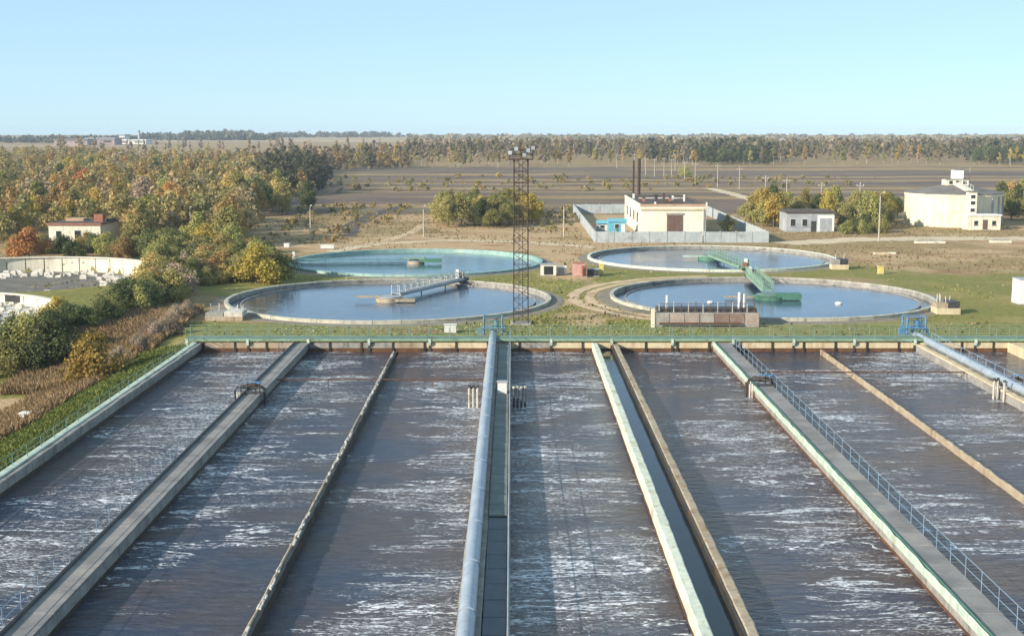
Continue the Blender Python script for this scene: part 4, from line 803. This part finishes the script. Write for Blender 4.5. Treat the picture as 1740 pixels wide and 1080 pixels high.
def ruin(label, c, rim, filled):
    t = thing('ruined_tank', label, 'round tank', (c[0], c[1], 0)); n = 44; R_ = CR
    pm = [MB().lathe([(R_ - .35, -3.3), (R_, -3.3), (R_, rim), (R_ - .35, rim)], 3, a0=math.radians(.25), a1=2 * math.pi / n - math.radians(.25)).mesh('wall_panel', m) for m in ('white_wall', 'concrete')]
    for i in range(n):
        gone = not filled and 205 < 360 * i / n < 345
        link('wall_panel', pm[0], t, (0, 0, (-rnd.uniform(1.0, 2.0) if gone else rnd.uniform(-.05, .03))), 2 * math.pi * i / n)
    part('coping', MB().lathe([(R_ - .6, rim + .06), (R_ + .12, rim + .06), (R_ + .1, rim + .2), (R_ - .58, rim + .2)], 88, a0=0 if filled else math.radians(-14), a1=2 * math.pi if filled else math.radians(204)), 'white_wall', t)
    part('floor', MB().disc(R_ - .3, -1.6 if not filled else -.5, 60), 'rubble' if filled else 'basin_floor', t)
    st = MB(); r = random.Random(int(c[1]))
    zf = -.5 if filled else -1.6
    for i in range(500 if filled else 260):
        a = r.uniform(0, 6.28); q = R_ * math.sqrt(r.uniform(.0 if filled else .35, .92)); s = r.uniform(.15, .55)
        x, y = q * math.cos(a), q * math.sin(a); st.cbox(x - s, x + s, y - s * .7, y + s * .8, zf - .1, zf + s * r.uniform(.5, 1.4), s * .3)
    o = part('rubble', st, 'rubble', t); o['kind'] = 'stuff'
    if filled: part('hatch', MB().box(-.9, .9, -.12, 0, -.1, .75), 'dark_metal', t, (9, math.sqrt((R_ - .36) ** 2 - 81) - .45, 0))
    return t
ruin('ruined round tank full of pale rubble among the bushes', RUIN[0], .65, True)
ruin('ruined empty round tank with white panelled wall below the white hut', RUIN[1], .6, False)

# ------------------------------------------------------------------ vegetation
def quads_mesh(name, C, U, Vv, mat, tint=None):
    """leaf faces: centres C, half-axes U and Vv (n x 3)"""
    n = len(C); P = np.stack([C - U - Vv * .6, C + U * .7 - Vv, C + U + Vv * .7, C - U * .6 + Vv], 1).reshape(-1, 3)
    me = bpy.data.meshes.new(name); me.vertices.add(4 * n); me.vertices.foreach_set('co', P.ravel().astype(np.float32))
    me.loops.add(4 * n); me.loops.foreach_set('vertex_index', np.arange(4 * n)); me.polygons.add(n)
    me.polygons.foreach_set('loop_start', np.arange(0, 4 * n, 4)); me.polygons.foreach_set('loop_total', np.full(n, 4)); me.update()
    if tint is not None:
        A = me.color_attributes.new('tint', 'FLOAT_COLOR', 'POINT'); A.data.foreach_set('color', np.repeat(np.c_[tint, np.ones(n)], 4, 0).astype(np.float32).ravel())
    me.materials.append(mat); return me
def crown_points(r, h, rad, base, lobes, n, size, upright=1.0):
    """leaf clumps spread over uneven lobes; returns centres, half axes and lobe centres"""
    lc = []; lr = []
    for i in range(lobes):
        a = r.uniform(0, 2 * np.pi); f = r.uniform(0, 1); z = base + (h - base) * (.12 + .78 * f); prof = math.sin(math.pi * min(.98, .18 + .78 * f) ** .8)
        q = rad * prof * r.uniform(.2, .95); lc.append((q * math.cos(a), q * math.sin(a), z)); lr.append(rad * r.uniform(.20, .46) * (.7 + .4 * prof))
    lc = np.array(lc); lr = np.array(lr); k = r.choice(lobes, n, p=lr ** 2 / (lr ** 2).sum())
    d = r.normal(size=(n, 3)); d /= np.linalg.norm(d, axis=1)[:, None]; d[:, 2] *= upright
    rr = lr[k] * r.uniform(.25, 1.3, n) ** .7; C = lc[k] + d * rr[:, None]
    nn = d + r.normal(size=(n, 3)) * .55 + np.array([0, 0, .35]); nn /= np.linalg.norm(nn, axis=1)[:, None]
    u = np.cross(nn, r.normal(size=(n, 3))); u /= np.linalg.norm(u, axis=1)[:, None]; v = np.cross(nn, u)
    s = size * r.uniform(.55, 1.25, n)[:, None]; return C, u * s, v * s * .8, lc
def make_crown(seed, h, rad, base, lobes, n, size, mat):
    r = np.random.default_rng(seed); C, U, V, lc = crown_points(r, h, rad, base, lobes, n, size); return quads_mesh('crown', C, U, V, mat), lc
def make_trunk(seed, lc, h, r0, mat, base):
    mb = MB(); rr = random.Random(seed); top = h * .72; pts = [(0, 0, -.4)]
    for i in range(1, 5): pts.append((rr.uniform(-.12, .12) * i * .4, rr.uniform(-.12, .12) * i * .4, top * i / 4))
    mb.tube(pts, [r0 * 1.3, r0 * .9, r0 * .7, r0 * .45, r0 * .2], 6)
    for c in lc[:7]:
        z = max(base * .6, c[2] - .9 * math.hypot(c[0], c[1])); z = min(z, top * .9); s = (0, 0, z); mb.tube([s, (c[0] * .5, c[1] * .5, (z + c[2]) * .5 + .1), tuple(c)], [r0 * .45, r0 * .3, r0 * .1], 5, cap=False)
    return mb.mesh('trunk', mat, True)
PROTO = {}
def proto(kind, seed, h, rad, base, lobes, n, size, leaf, bark='bark', r0=.16):
    c, lc = make_crown(seed, h, rad, base, lobes, n, size, LEAF[leaf]); PROTO.setdefault(kind, []).append((c, make_trunk(seed, lc, h, r0, bark, base), h))
for i, lf in enumerate(['ochre', 'rust', 'gold', 'olive', 'green', 'grey']):
    for v in range(3): proto('tree_' + lf, 100 + i * 10 + v, 8.0, 3.1, .9, 26, 3400, .17, lf)
    for v in range(2): proto('shrub_' + lf, 200 + i * 10 + v, 3.4, 2.2, .05, 22, 4000, .10, lf, r0=.07)
    proto('thin_' + lf, 300 + i * 10, 12.5, 2.0, 2.2, 14, 1300, .22, lf, 'birch_bark', .17)
    proto('thin_' + lf, 301 + i * 10, 11.5, 1.7, 2.6, 12, 1000, .22, lf, 'birch_bark', .15)
def plant(kind, p, label, cat, group, name, sc=1.0, wz=1.0):
    c, tr, h = rnd.choice(PROTO[kind]); e = thing(name, label, cat, (p.x, p.y, p.z - .05), rnd.uniform(0, 6.28), group); s = sc * rnd.uniform(.85, 1.15)
    e.scale = (s * rnd.uniform(.9, 1.12), s * rnd.uniform(.9, 1.12), s * wz); link('trunk', tr, e); link('crown', c, e); return e
def inside(px, py, poly):
    c = False; j = len(poly) - 1
    for i in range(len(poly)):
        (xi, yi), (xj, yj) = poly[i], poly[j]
        if (yi > py) != (yj > py) and px < (xj - xi) * (py - yi) / (yj - yi) + xi: c = not c
        j = i
    return c
taken = []
def ok(p, d):
    if (RUIN[0][0] - p.x) ** 2 + (RUIN[0][1] - p.y) ** 2 < 21 ** 2 or (RUIN[1][0] - p.x) ** 2 + (RUIN[1][1] - p.y) ** 2 < 21 ** 2: return False
    if -86 < p.x < -68 and 222 < p.y < 241: return False
    for cx, cy in CLAR:
        if (cx - p.x) ** 2 + (cy - p.y) ** 2 < 23 ** 2: return False
    if any((q[0] - p.x) ** 2 + (q[1] - p.y) ** 2 < d * d for q in taken): return False
    taken.append((p.x, p.y)); return True
def scatter(poly, n, dist, tries=9000):
    xs = [q[0] for q in poly]; ys = [q[1] for q in poly]; out = []
    for _ in range(tries):
        px, py = rnd.uniform(min(xs), max(xs)), rnd.uniform(min(ys), max(ys))
        if inside(px, py, poly):
            p = gnd(px, py)
            if ok(p, dist): out.append((p, px, py))
            if len(out) >= n: break
    return out
COLN = dict(ochre='ochre brown', rust='rusty orange', gold='golden yellow', olive='olive green', green='dark green', grey='bare greyish brown')
MARKS = [((-50.5, 140), 'beside the rubble filled tank'), ((-52, 183), 'beside the empty ruined tank'), ((-44, 162), 'between the two ruined tanks'), ((-38, 150), 'by the corner of the white bridge tank'), ((-40, 118), 'at the foot of the grass bank'), ((-55, 120), 'below the rubble filled tank'),
         ((-46, 205), 'beyond the golden shrub'), ((-62, 215), 'next to the white hut'), ((-80, 250), 'close behind the white hut'), ((-62, 250), 'round the pale lamp post'), ((-45, 262), 'on the edge of the weedy ground'), ((-95, 230), 'on the far flank of the white hut'), ((-110, 300), 'well behind the white hut'), ((-75, 320), 'behind the pale lamp post'), ((-110, 400), 'deep among the other trees'), ((-70, 400), 'before the dark wood')]
def mark(p): return min(MARKS, key=lambda q: (q[0][0] - p.x) ** 2 + (q[0][1] - p.y) ** 2)[1]
def pick(w): return rnd.choices(list(w), list(w.values()))[0]
# named single plants first
for px, py, kind, sc, lab in [(440, 480, 'shrub_gold', 1.35, 'big golden yellow shrub at the corner of the white bridge tank'), (162, 648, 'shrub_gold', 1.25, 'golden yellow shrub alone on the weedy slope beside the grass bank'),
                              (522, 356, 'tree_green', 1.0, 'rounded green lone tree behind the slender lamp post'), (50, 440, 'shrub_rust', 1.6, 'orange shrub beside the white hut'), (96, 578, 'shrub_gold', .95, 'yellow shrub at the edge of the rubble filled tank'),
                              (1237, 396, 'tree_olive', .62, 'small olive tree inside the boiler yard'), (1165, 300, 'shrub_olive', 1.2, 'lone olive bush in the field behind the boiler house')]:
    p = gnd(px, py); taken.append((p.x, p.y)); plant(kind, p, lab, 'shrub' if 'shrub' in kind else 'tree', None, 'shrub' if 'shrub' in kind else 'tree', sc)
# shrubs along the bank and round the ruined tanks
S1 = [(0, 604), (100, 592), (160, 545), (235, 520), (262, 478), (252, 428), (380, 425), (470, 455), (470, 474), (330, 486), (290, 512), (200, 545), (130, 582), (72, 632), (0, 640)]
for p, px, py in scatter(S1, 185, 1.9):
    c = pick(dict(green=.24, olive=.46, ochre=.18, gold=.07, grey=.05)); s = rnd.uniform(.7, 1.25)
    if px < 130: c = pick(dict(green=.6, olive=.4)); s *= .8 if py < 605 else 1.05
    plant('shrub_' + c, p, COLN[c] + ' shrub in the thicket ' + mark(p), 'shrub', 'shrubs in the thicket by the bank', 'shrub', s)
for p, px, py in scatter([(0, 425), (90, 422), (230, 425), (250, 440), (0, 445)], 14, 2.6):
    c = pick(dict(green=.4, olive=.3, ochre=.3)); plant('shrub_' + c, p, COLN[c] + ' low bush at the foot of the white hut', 'shrub', 'bushes at the white hut', 'shrub', .9)
for p, px, py in scatter([(315, 532), (335, 520), (325, 548), (240, 602), (180, 628)], 12, 1.6):
    plant('shrub_grey', p, 'low greyish brown weed bush on top of the grass bank', 'shrub', 'weed bushes on the bank', 'shrub', .5)
# the autumn wood
S2 = [(-20, 420), (0, 300), (250, 285), (420, 290), (480, 330), (520, 350), (430, 385), (390, 425), (230, 425), (200, 400), (60, 400)]
for p, px, py in scatter(S2, 175, 4.6, 16000):
    w = dict(ochre=.38, rust=.10, gold=.10, olive=.33, green=.04, grey=.05) if px < 330 else dict(olive=.5, green=.1, ochre=.3, gold=.06, grey=.04)
    c = pick(w); plant('tree_' + c, p, COLN[c] + ' tree in the autumn wood ' + mark(p), 'tree', 'trees of the autumn wood', 'tree', rnd.uniform(.55, 1.18))
# round clump of bushes, trees by the compound and the round building
for p, px, py in scatter([(748, 389), (895, 388), (912, 374), (890, 358), (760, 360), (738, 375)], 40, 2.6):
    c = pick(dict(olive=.66, ochre=.1, gold=.14, green=.1)); plant('tree_' + c, p, COLN[c] + ' bushy tree in the round clump beyond the turquoise tank', 'tree', 'bushy trees of the round clump', 'tree', rnd.uniform(.72, .92), .88)
for p, px, py in scatter([(1255, 378), (1320, 390), (1335, 376), (1420, 372), (1430, 392), (1535, 388), (1530, 365), (1270, 360)], 44, 3.0):
    c = pick(dict(olive=.5, green=.2, ochre=.2, gold=.1)); plant('tree_' + c, p, COLN[c] + ' tree in the grove between the boiler yard and the round building', 'tree', 'trees of the grove by the round building', 'tree', rnd.uniform(.6, .95))
for p, px, py in scatter([(1695, 372), (1740, 375), (1800, 380), (1800, 355), (1690, 350)], 18, 3.5):
    c = pick(dict(olive=.5, green=.3, ochre=.2)); plant('tree_' + c, p, COLN[c] + ' tree behind the big round tank building', 'tree', 'trees behind the round tank building', 'tree', rnd.uniform(.75, 1.0))
for p, px, py in scatter([(1440, 398), (1520, 396), (1535, 390), (1440, 390)], 7, 2.0):
    c = pick(dict(olive=.6, green=.4)); plant('shrub_' + c, p, COLN[c] + ' low bush at the edge of the grove by the lamp post', 'shrub', 'low bushes by the lamp post', 'shrub', .9)
# front row of the far belt across the fields: thin autumn birches
for p, px, py in scatter([(560, 287), (760, 287), (1060, 282), (1400, 281), (1760, 283), (1760, 276), (1060, 276), (560, 279)], 120, 5.0):
    c = pick(dict(grey=.42, ochre=.33, olive=.15, gold=.10)); plant('thin_' + c, p, COLN[c] + ' thin pale stemmed tree on the front edge of the far belt', 'tree', 'front trees of the far belt', 'thin_tree', rnd.uniform(.75, 1.08))
for p, px, py in scatter([(1180, 281), (1305, 281), (1305, 276), (1180, 276)], 16, 7.0) + scatter([(1650, 279), (1760, 280), (1760, 275), (1650, 275)], 12, 7.0):
    plant('tree_green', p, 'dark green full tree in the far belt', 'tree', 'dark trees of the far belt', 'tree', 1.25)
for p, px, py in scatter([(100, 268), (700, 262), (700, 256), (100, 258)], 40, 16.0):
    c = pick(dict(grey=.6, ochre=.3, olive=.1)); plant('thin_' + c, p, COLN[c] + ' lone tall tree at the pale fields beyond the wood', 'tree', 'tall trees at the pale fields', 'thin_tree', rnd.uniform(.9, 1.35))

# woods that read as one mass
def mass(name, pts, tints, h, rad, nleaf, size, seed, thin=False):
    r = np.random.default_rng(seed); CC, UU, VV, TT = [], [], [], []; base_sets = []
    for k in range(8): base_sets.append(crown_points(r, 1.0, rad / h, .22 if thin else .06, 13, nleaf, size / h)[:3])
    for (x, y, z) in pts:
        C, U, V = base_sets[r.integers(8)]; s = h * (.45 + .9 * r.random() ** 1.2); a = r.uniform(0, 6.28); ca, sa = math.cos(a), math.sin(a); R_ = np.array([[ca, -sa, 0], [sa, ca, 0], [0, 0, 1]])
        CC.append((C @ R_.T) * s + (x, y, z)); UU.append((U @ R_.T) * s); VV.append((V @ R_.T) * s); t = np.array(tints[r.integers(len(tints))]) * r.uniform(.75, 1.25); TT.append(np.tile(t, (len(C), 1)))
    o = link(name, quads_mesh(name, np.concatenate(CC), np.concatenate(UU), np.concatenate(VV), LEAF['mixed'], np.concatenate(TT))); o['kind'] = 'stuff'; return o
T_AUT = [(0.464, 0.342, 0.134), (0.488, 0.317, 0.110), (0.390, 0.336, 0.128), (0.354, 0.323, 0.116), (0.561, 0.427, 0.146), (0.317, 0.305, 0.122), (0.439, 0.354, 0.207), (0.451, 0.366, 0.146)]
T_GREY = [(.31, .24, .165), (.27, .21, .155), (.33, .26, .14), (.22, .19, .10), (.38, .30, .16), (.18, .17, .085)]
T_DARK = [(.06, .08, .055), (.08, .095, .06), (.11, .115, .065)]
def pts_px(poly, n, d):
    xs = [q[0] for q in poly]; ys = [q[1] for q in poly]; out = []; cell = {}
    p0, p1 = gnd((min(xs) + max(xs)) / 2, max(ys)), gnd((min(xs) + max(xs)) / 2, min(ys))
    for _ in range(n * 12):
        Y = rnd.uniform(p0.y, p1.y); py = CY - F * math.tan(math.atan2(-H, Y) + PITCH); px = rnd.uniform(min(xs), max(xs))
        if not inside(px, py, poly): continue
        p = gnd(px, py); key = (int(p.x / d), int(p.y / d))
        if key in cell or any((q[0] - p.x) ** 2 + (q[1] - p.y) ** 2 < d * d * .5 for q in [cell.get((key[0] + i, key[1] + j), (1e9, 1e9)) for i in (-1, 0, 1) for j in (-1, 0, 1)]): continue
        cell[key] = (p.x, p.y)
        out.append((p.x, p.y, p.z - .2))
        if len(out) >= n: break
    return out
near_t = set((int(q[0] / 4), int(q[1] / 4)) for q in taken)
def free(L): return [p for p in L if (int(p[0] / 4), int(p[1] / 4)) not in near_t and fbm(p[0] * .035, p[1] * .02, 3) > .36]
mass('autumn_wood', free(pts_px([(-60, 425), (-60, 272), (250, 268), (400, 276), (480, 295), (520, 340), (430, 385), (390, 420), (240, 420), (210, 405), (60, 398)], 1500, 4.4)), T_AUT, 7.4, 3.5, 280, .34, 1)
mass('dark_wood', pts_px([(420, 338), (540, 332), (560, 300), (520, 290), (440, 300)], 160, 6), T_DARK, 9.5, 3.2, 240, .4, 2)
mass('far_wood', pts_px([(440, 300), (560, 292), (690, 286), (690, 266), (560, 268), (400, 280)], 330, 7), T_AUT + T_GREY + T_DARK, 9.0, 2.8, 150, .5, 3)
mass('far_wood', pts_px([(690, 276), (1060, 276), (1800, 276), (1800, 262), (1200, 260), (690, 262)], 900, 10), T_GREY, 11.5, 2.1, 90, .6, 4, True)
mass('far_wood', pts_px([(690, 262), (1800, 262), (1800, 246), (690, 248)], 1600, 13), T_GREY + T_DARK[2:], 8.0, 4.2, 50, 1.2, 5)
mass('far_wood', pts_px([(1100, 276), (1320, 276), (1320, 270), (1100, 270)], 130, 7) + pts_px([(1640, 276), (1800, 276), (1800, 266), (1640, 266)], 150, 7), T_DARK, 12.0, 3.2, 90, .8, 6)
T_HOR = [(.09, .10, .07), (.12, .115, .07), (.08, .095, .07)]
mass('horizon_wood', pts_px([(-60, 243), (240, 243), (240, 238), (-60, 238)], 180, 26), T_HOR, 5.5, 8.0, 40, 2.2, 7)
mass('horizon_wood', pts_px([(290, 239), (440, 239), (420, 234.5), (320, 234.5)], 260, 22), T_HOR, 12.0, 8.0, 40, 3.0, 71)
mass('horizon_wood', pts_px([(240, 239), (470, 239), (470, 235), (240, 235)], 200, 26) + pts_px([(470, 234), (700, 233), (640, 231.5), (470, 231.5)], 250, 30), T_HOR, 8.5, 8.0, 40, 2.6, 72)
mass('horizon_wood', pts_px([(700, 240), (1800, 240), (1800, 233), (700, 232)], 700, 36), T_GREY, 4.5, 8.0, 30, 2.4, 8)
mass('scrub', pts_px([(560, 330), (1500, 318), (1500, 300), (560, 300)], 160, 7), T_AUT, 1.6, 1.3, 40, .35, 9)
mass('scrub', pts_px([(430, 410), (520, 345), (600, 345), (720, 352), (640, 385), (560, 415)], 110, 3) + pts_px([(900, 395), (965, 398), (1000, 350), (920, 360)], 40, 3), T_AUT, 1.1, 1.0, 50, .2, 10)

# grass and weeds
def tufts(name, pts, tints, hgt, wid, blades, seed, lean=.35):
    r = np.random.default_rng(seed); P = np.repeat(np.array(pts), blades, 0); n = len(P); a = r.uniform(0, 6.28, n); h = hgt * r.uniform(.5, 1.3, n)
    side = np.stack([np.cos(a), np.sin(a), np.zeros(n)], 1) * (wid * r.uniform(.6, 1.3, n))[:, None]; up = np.stack([r.normal(0, lean, n) * h, r.normal(0, lean, n) * h, h], 1)
    B = P + np.stack([r.normal(0, wid * 1.6, n), r.normal(0, wid * 1.6, n), np.full(n, -.03)], 1); t = np.array(tints)[r.integers(len(tints), size=n)] * r.uniform(.75, 1.25, (n, 1))
    o = link(name, quads_mesh(name, B + up * .5, side, up * .5, LEAF['grass'], t)); o['kind'] = 'stuff'
G_GRN = [(.14, .18, .035), (.19, .215, .05), (.11, .155, .035), (.24, .23, .065)]; G_RED = [(.33, .21, .125), (.27, .17, .10), (.38, .265, .15), (.21, .15, .08)]; G_STR = [(.36, .28, .12), (.29, .235, .095), (.30, .21, .10)]
def area(n, x0, x1, y0, y1, cond):
    X = rng.uniform(x0, x1, n); Y = rng.uniform(y0, y1, n); k = cond(X, Y); X, Y = X[k], Y[k]; return np.stack([X, Y, ground_z(X, Y)], 1)
clear = lambda X, Y: np.all([(X - c[0]) ** 2 + (Y - c[1]) ** 2 > (CR + 1.9) ** 2 for c in CLAR], axis=0)
tufts('bank_grass', area(26000, -38.5, -30.4, 55, 124, lambda X, Y: X + 3 * (fbm(X * .3, Y * .3, 3) - .5) > -37), G_GRN, .30, .05, 2, 1)
tufts('dry_weeds', area(42000, -47, -33.5, 58, 148, lambda X, Y: (fbm(X * .25, Y * .25, 3) > .36) & ~((X < -42) & (Y > 103) & (Y < 115)) & (X + 2.5 * (fbm(X * .3, Y * .3, 3) - .5) < -35.6) & clear(X, Y)), G_RED, .8, .04, 4, 2)
tufts('grass', area(26000, -36, 60, 124.5, 180, lambda X, Y: clear(X, Y) & (fbm(X * .06, Y * .06, 4) > .44) & (np.hypot(X - 32, Y - 159.4) > 26)), G_GRN + G_STR[:1], .16, .09, 1, 3)
tufts('dry_grass', area(22000, -70, 110, 128, 330, lambda X, Y: clear(X, Y) & (fbm(X * .05 + 5, Y * .05, 4) > .5) & ~((X > 14) & (X < 48) & (Y > 236) & (Y < 325))), G_STR + G_GRN[3:], .26, .14, 1, 4)

st_m = MB(); P_ = area(5200, -40, 110, 125, 300, lambda X, Y: clear(X, Y) & (fbm(X * .04 + 2, Y * .04 + 7, 4) > .5) & ~((X > 14) & (X < 48) & (Y > 236) & (Y < 325)))
for x, y, z in P_[:420]:
    q = rnd.uniform(.04, .13) * (1 + 1.5 * (rnd.random() < .03)); st_m.cbox(x - q, x + q * rnd.uniform(.6, 1.6), y - q, y + q * rnd.uniform(.6, 1.3), z - .05, z + q * rnd.uniform(.5, 1.2), q * .3)
struct('stones', st_m, 'concrete_tan', 'stuff')

# ------------------------------------------------------------------ far poles, far settlement
def pole(px, py, top, lab, group, arm=True):
    g = gnd(px, py); z = atY(px, top, g.y).z - g.z; t = thing('power_pole', lab, 'pole', g, 0, group); part('post', MB().tube([(0, 0, -.3), (0, 0, z)], [.17, .11], 6), 'pole_concrete', t)
    if arm: part('crossarm', MB().box(-.9, .9, -.06, .06, z - .6, z - .45), 'pole_concrete', t)
    for dx in (-.8, 0, .8): part('insulator', MB().tube([(dx, 0, z - .45 if dx else z), (dx, 0, z - .2 if dx else z + .25)], .07, 6), 'white_clean', t)
for px, py, tp in [(1078, 292, 262), (1097, 297, 268), (1112, 300, 270), (1128, 303, 268), (1141, 298, 270), (1163, 304, 275), (1181, 312, 277), (1219, 318, 280), (1256, 322, 285), (1300, 340, 300), (1336, 348, 304), (1460, 360, 312), (1147, 290, 262), (1048, 286, 262), (1395, 345, 312)]:
    pole(px, py, tp, 'pale concrete power pole in the fields behind the boiler house', 'power poles in the fields')
def far_block(lab, px0, px1, py, top, d, mat, roofm, name='factory_building', stripes=0):
    a, b = gnd(px0, py), gnd(px1, py); h = atY(px0, top, a.y).z - a.z; w = b.x - a.x; t = thing(name, lab, 'building', (a.x, a.y, a.z)); part('wall', MB().box(0, w, 0, d, -1, h), mat, t); part('roof', MB().cbox(-1, w + 1, -1, d + 1, h, h + 1.2, .3), roofm, t)
    n = max(2, int(w / 14))
    for i in range(n): part('window', MB().box(w * (i + .25) / n, w * (i + .75) / n, -.4, -.05, h * .45, h * .72), 'glass_dark', t)
far_block('long white far factory hall beyond the pale fields', 197, 250, 245, 239, 30, 'white_clean', 'white_clean')
far_block('tall white far factory block above the long white hall', 203, 212, 243, 230, 25, 'white_clean', 'grey_wall')
far_block('low red-brown far hall with long roof beyond the pale fields', 92, 148, 247, 238, 30, 'brick_red_far', 'roof_grey')
far_block('purplish red far hall with pale gable beyond the pale fields', 146, 200, 246, 236, 30, 'brick_red_far', 'grey_wall')
p = gnd(237, 244); t = thing('chimney', 'slim far chimney beside the white factory hall', 'chimney', p); zt = atY(237, 222, p.y).z - p.z
part('stack', MB().tube([(0, 0, -1), (0, 0, zt)], [2.2, 1.4], 10), 'grey_wall', t); part('rim', MB().tube([(0, 0, zt - 1), (0, 0, zt)], 1.7, 10), 'roof_grey', t)
p = gnd(636, 262); t = thing('far_mast', 'dark far mast standing at the pale fields', 'mast', p); zt = atY(636, 238, p.y).z - p.z; part('pole', MB().tube([(0, 0, -1), (0, 0, zt)], [.9, .5], 6), 'dark_metal', t); part('head', MB().box(-1.2, 1.2, -.6, .6, zt - 2.5, zt), 'dark_metal', t)

# ------------------------------------------------------------------ air
hz = struct('haze', MB().box(-5300, 5300, -200, 3560, -6.0, 21.6), None, 'stuff')
m = bpy.data.materials.new('haze'); m.use_nodes = True; nt = m.node_tree; nt.nodes.remove(nt.nodes['Principled BSDF'])
pv = nt.nodes.new('ShaderNodeVolumePrincipled'); pv.inputs['Color'].default_value = (.70, .85, 1.0, 1); pv.inputs['Density'].default_value = .00013; pv.inputs['Anisotropy'].default_value = -.1
nt.links.new(pv.outputs[0], nt.nodes['Material Output'].inputs['Volume']); hz.data.materials.append(m)
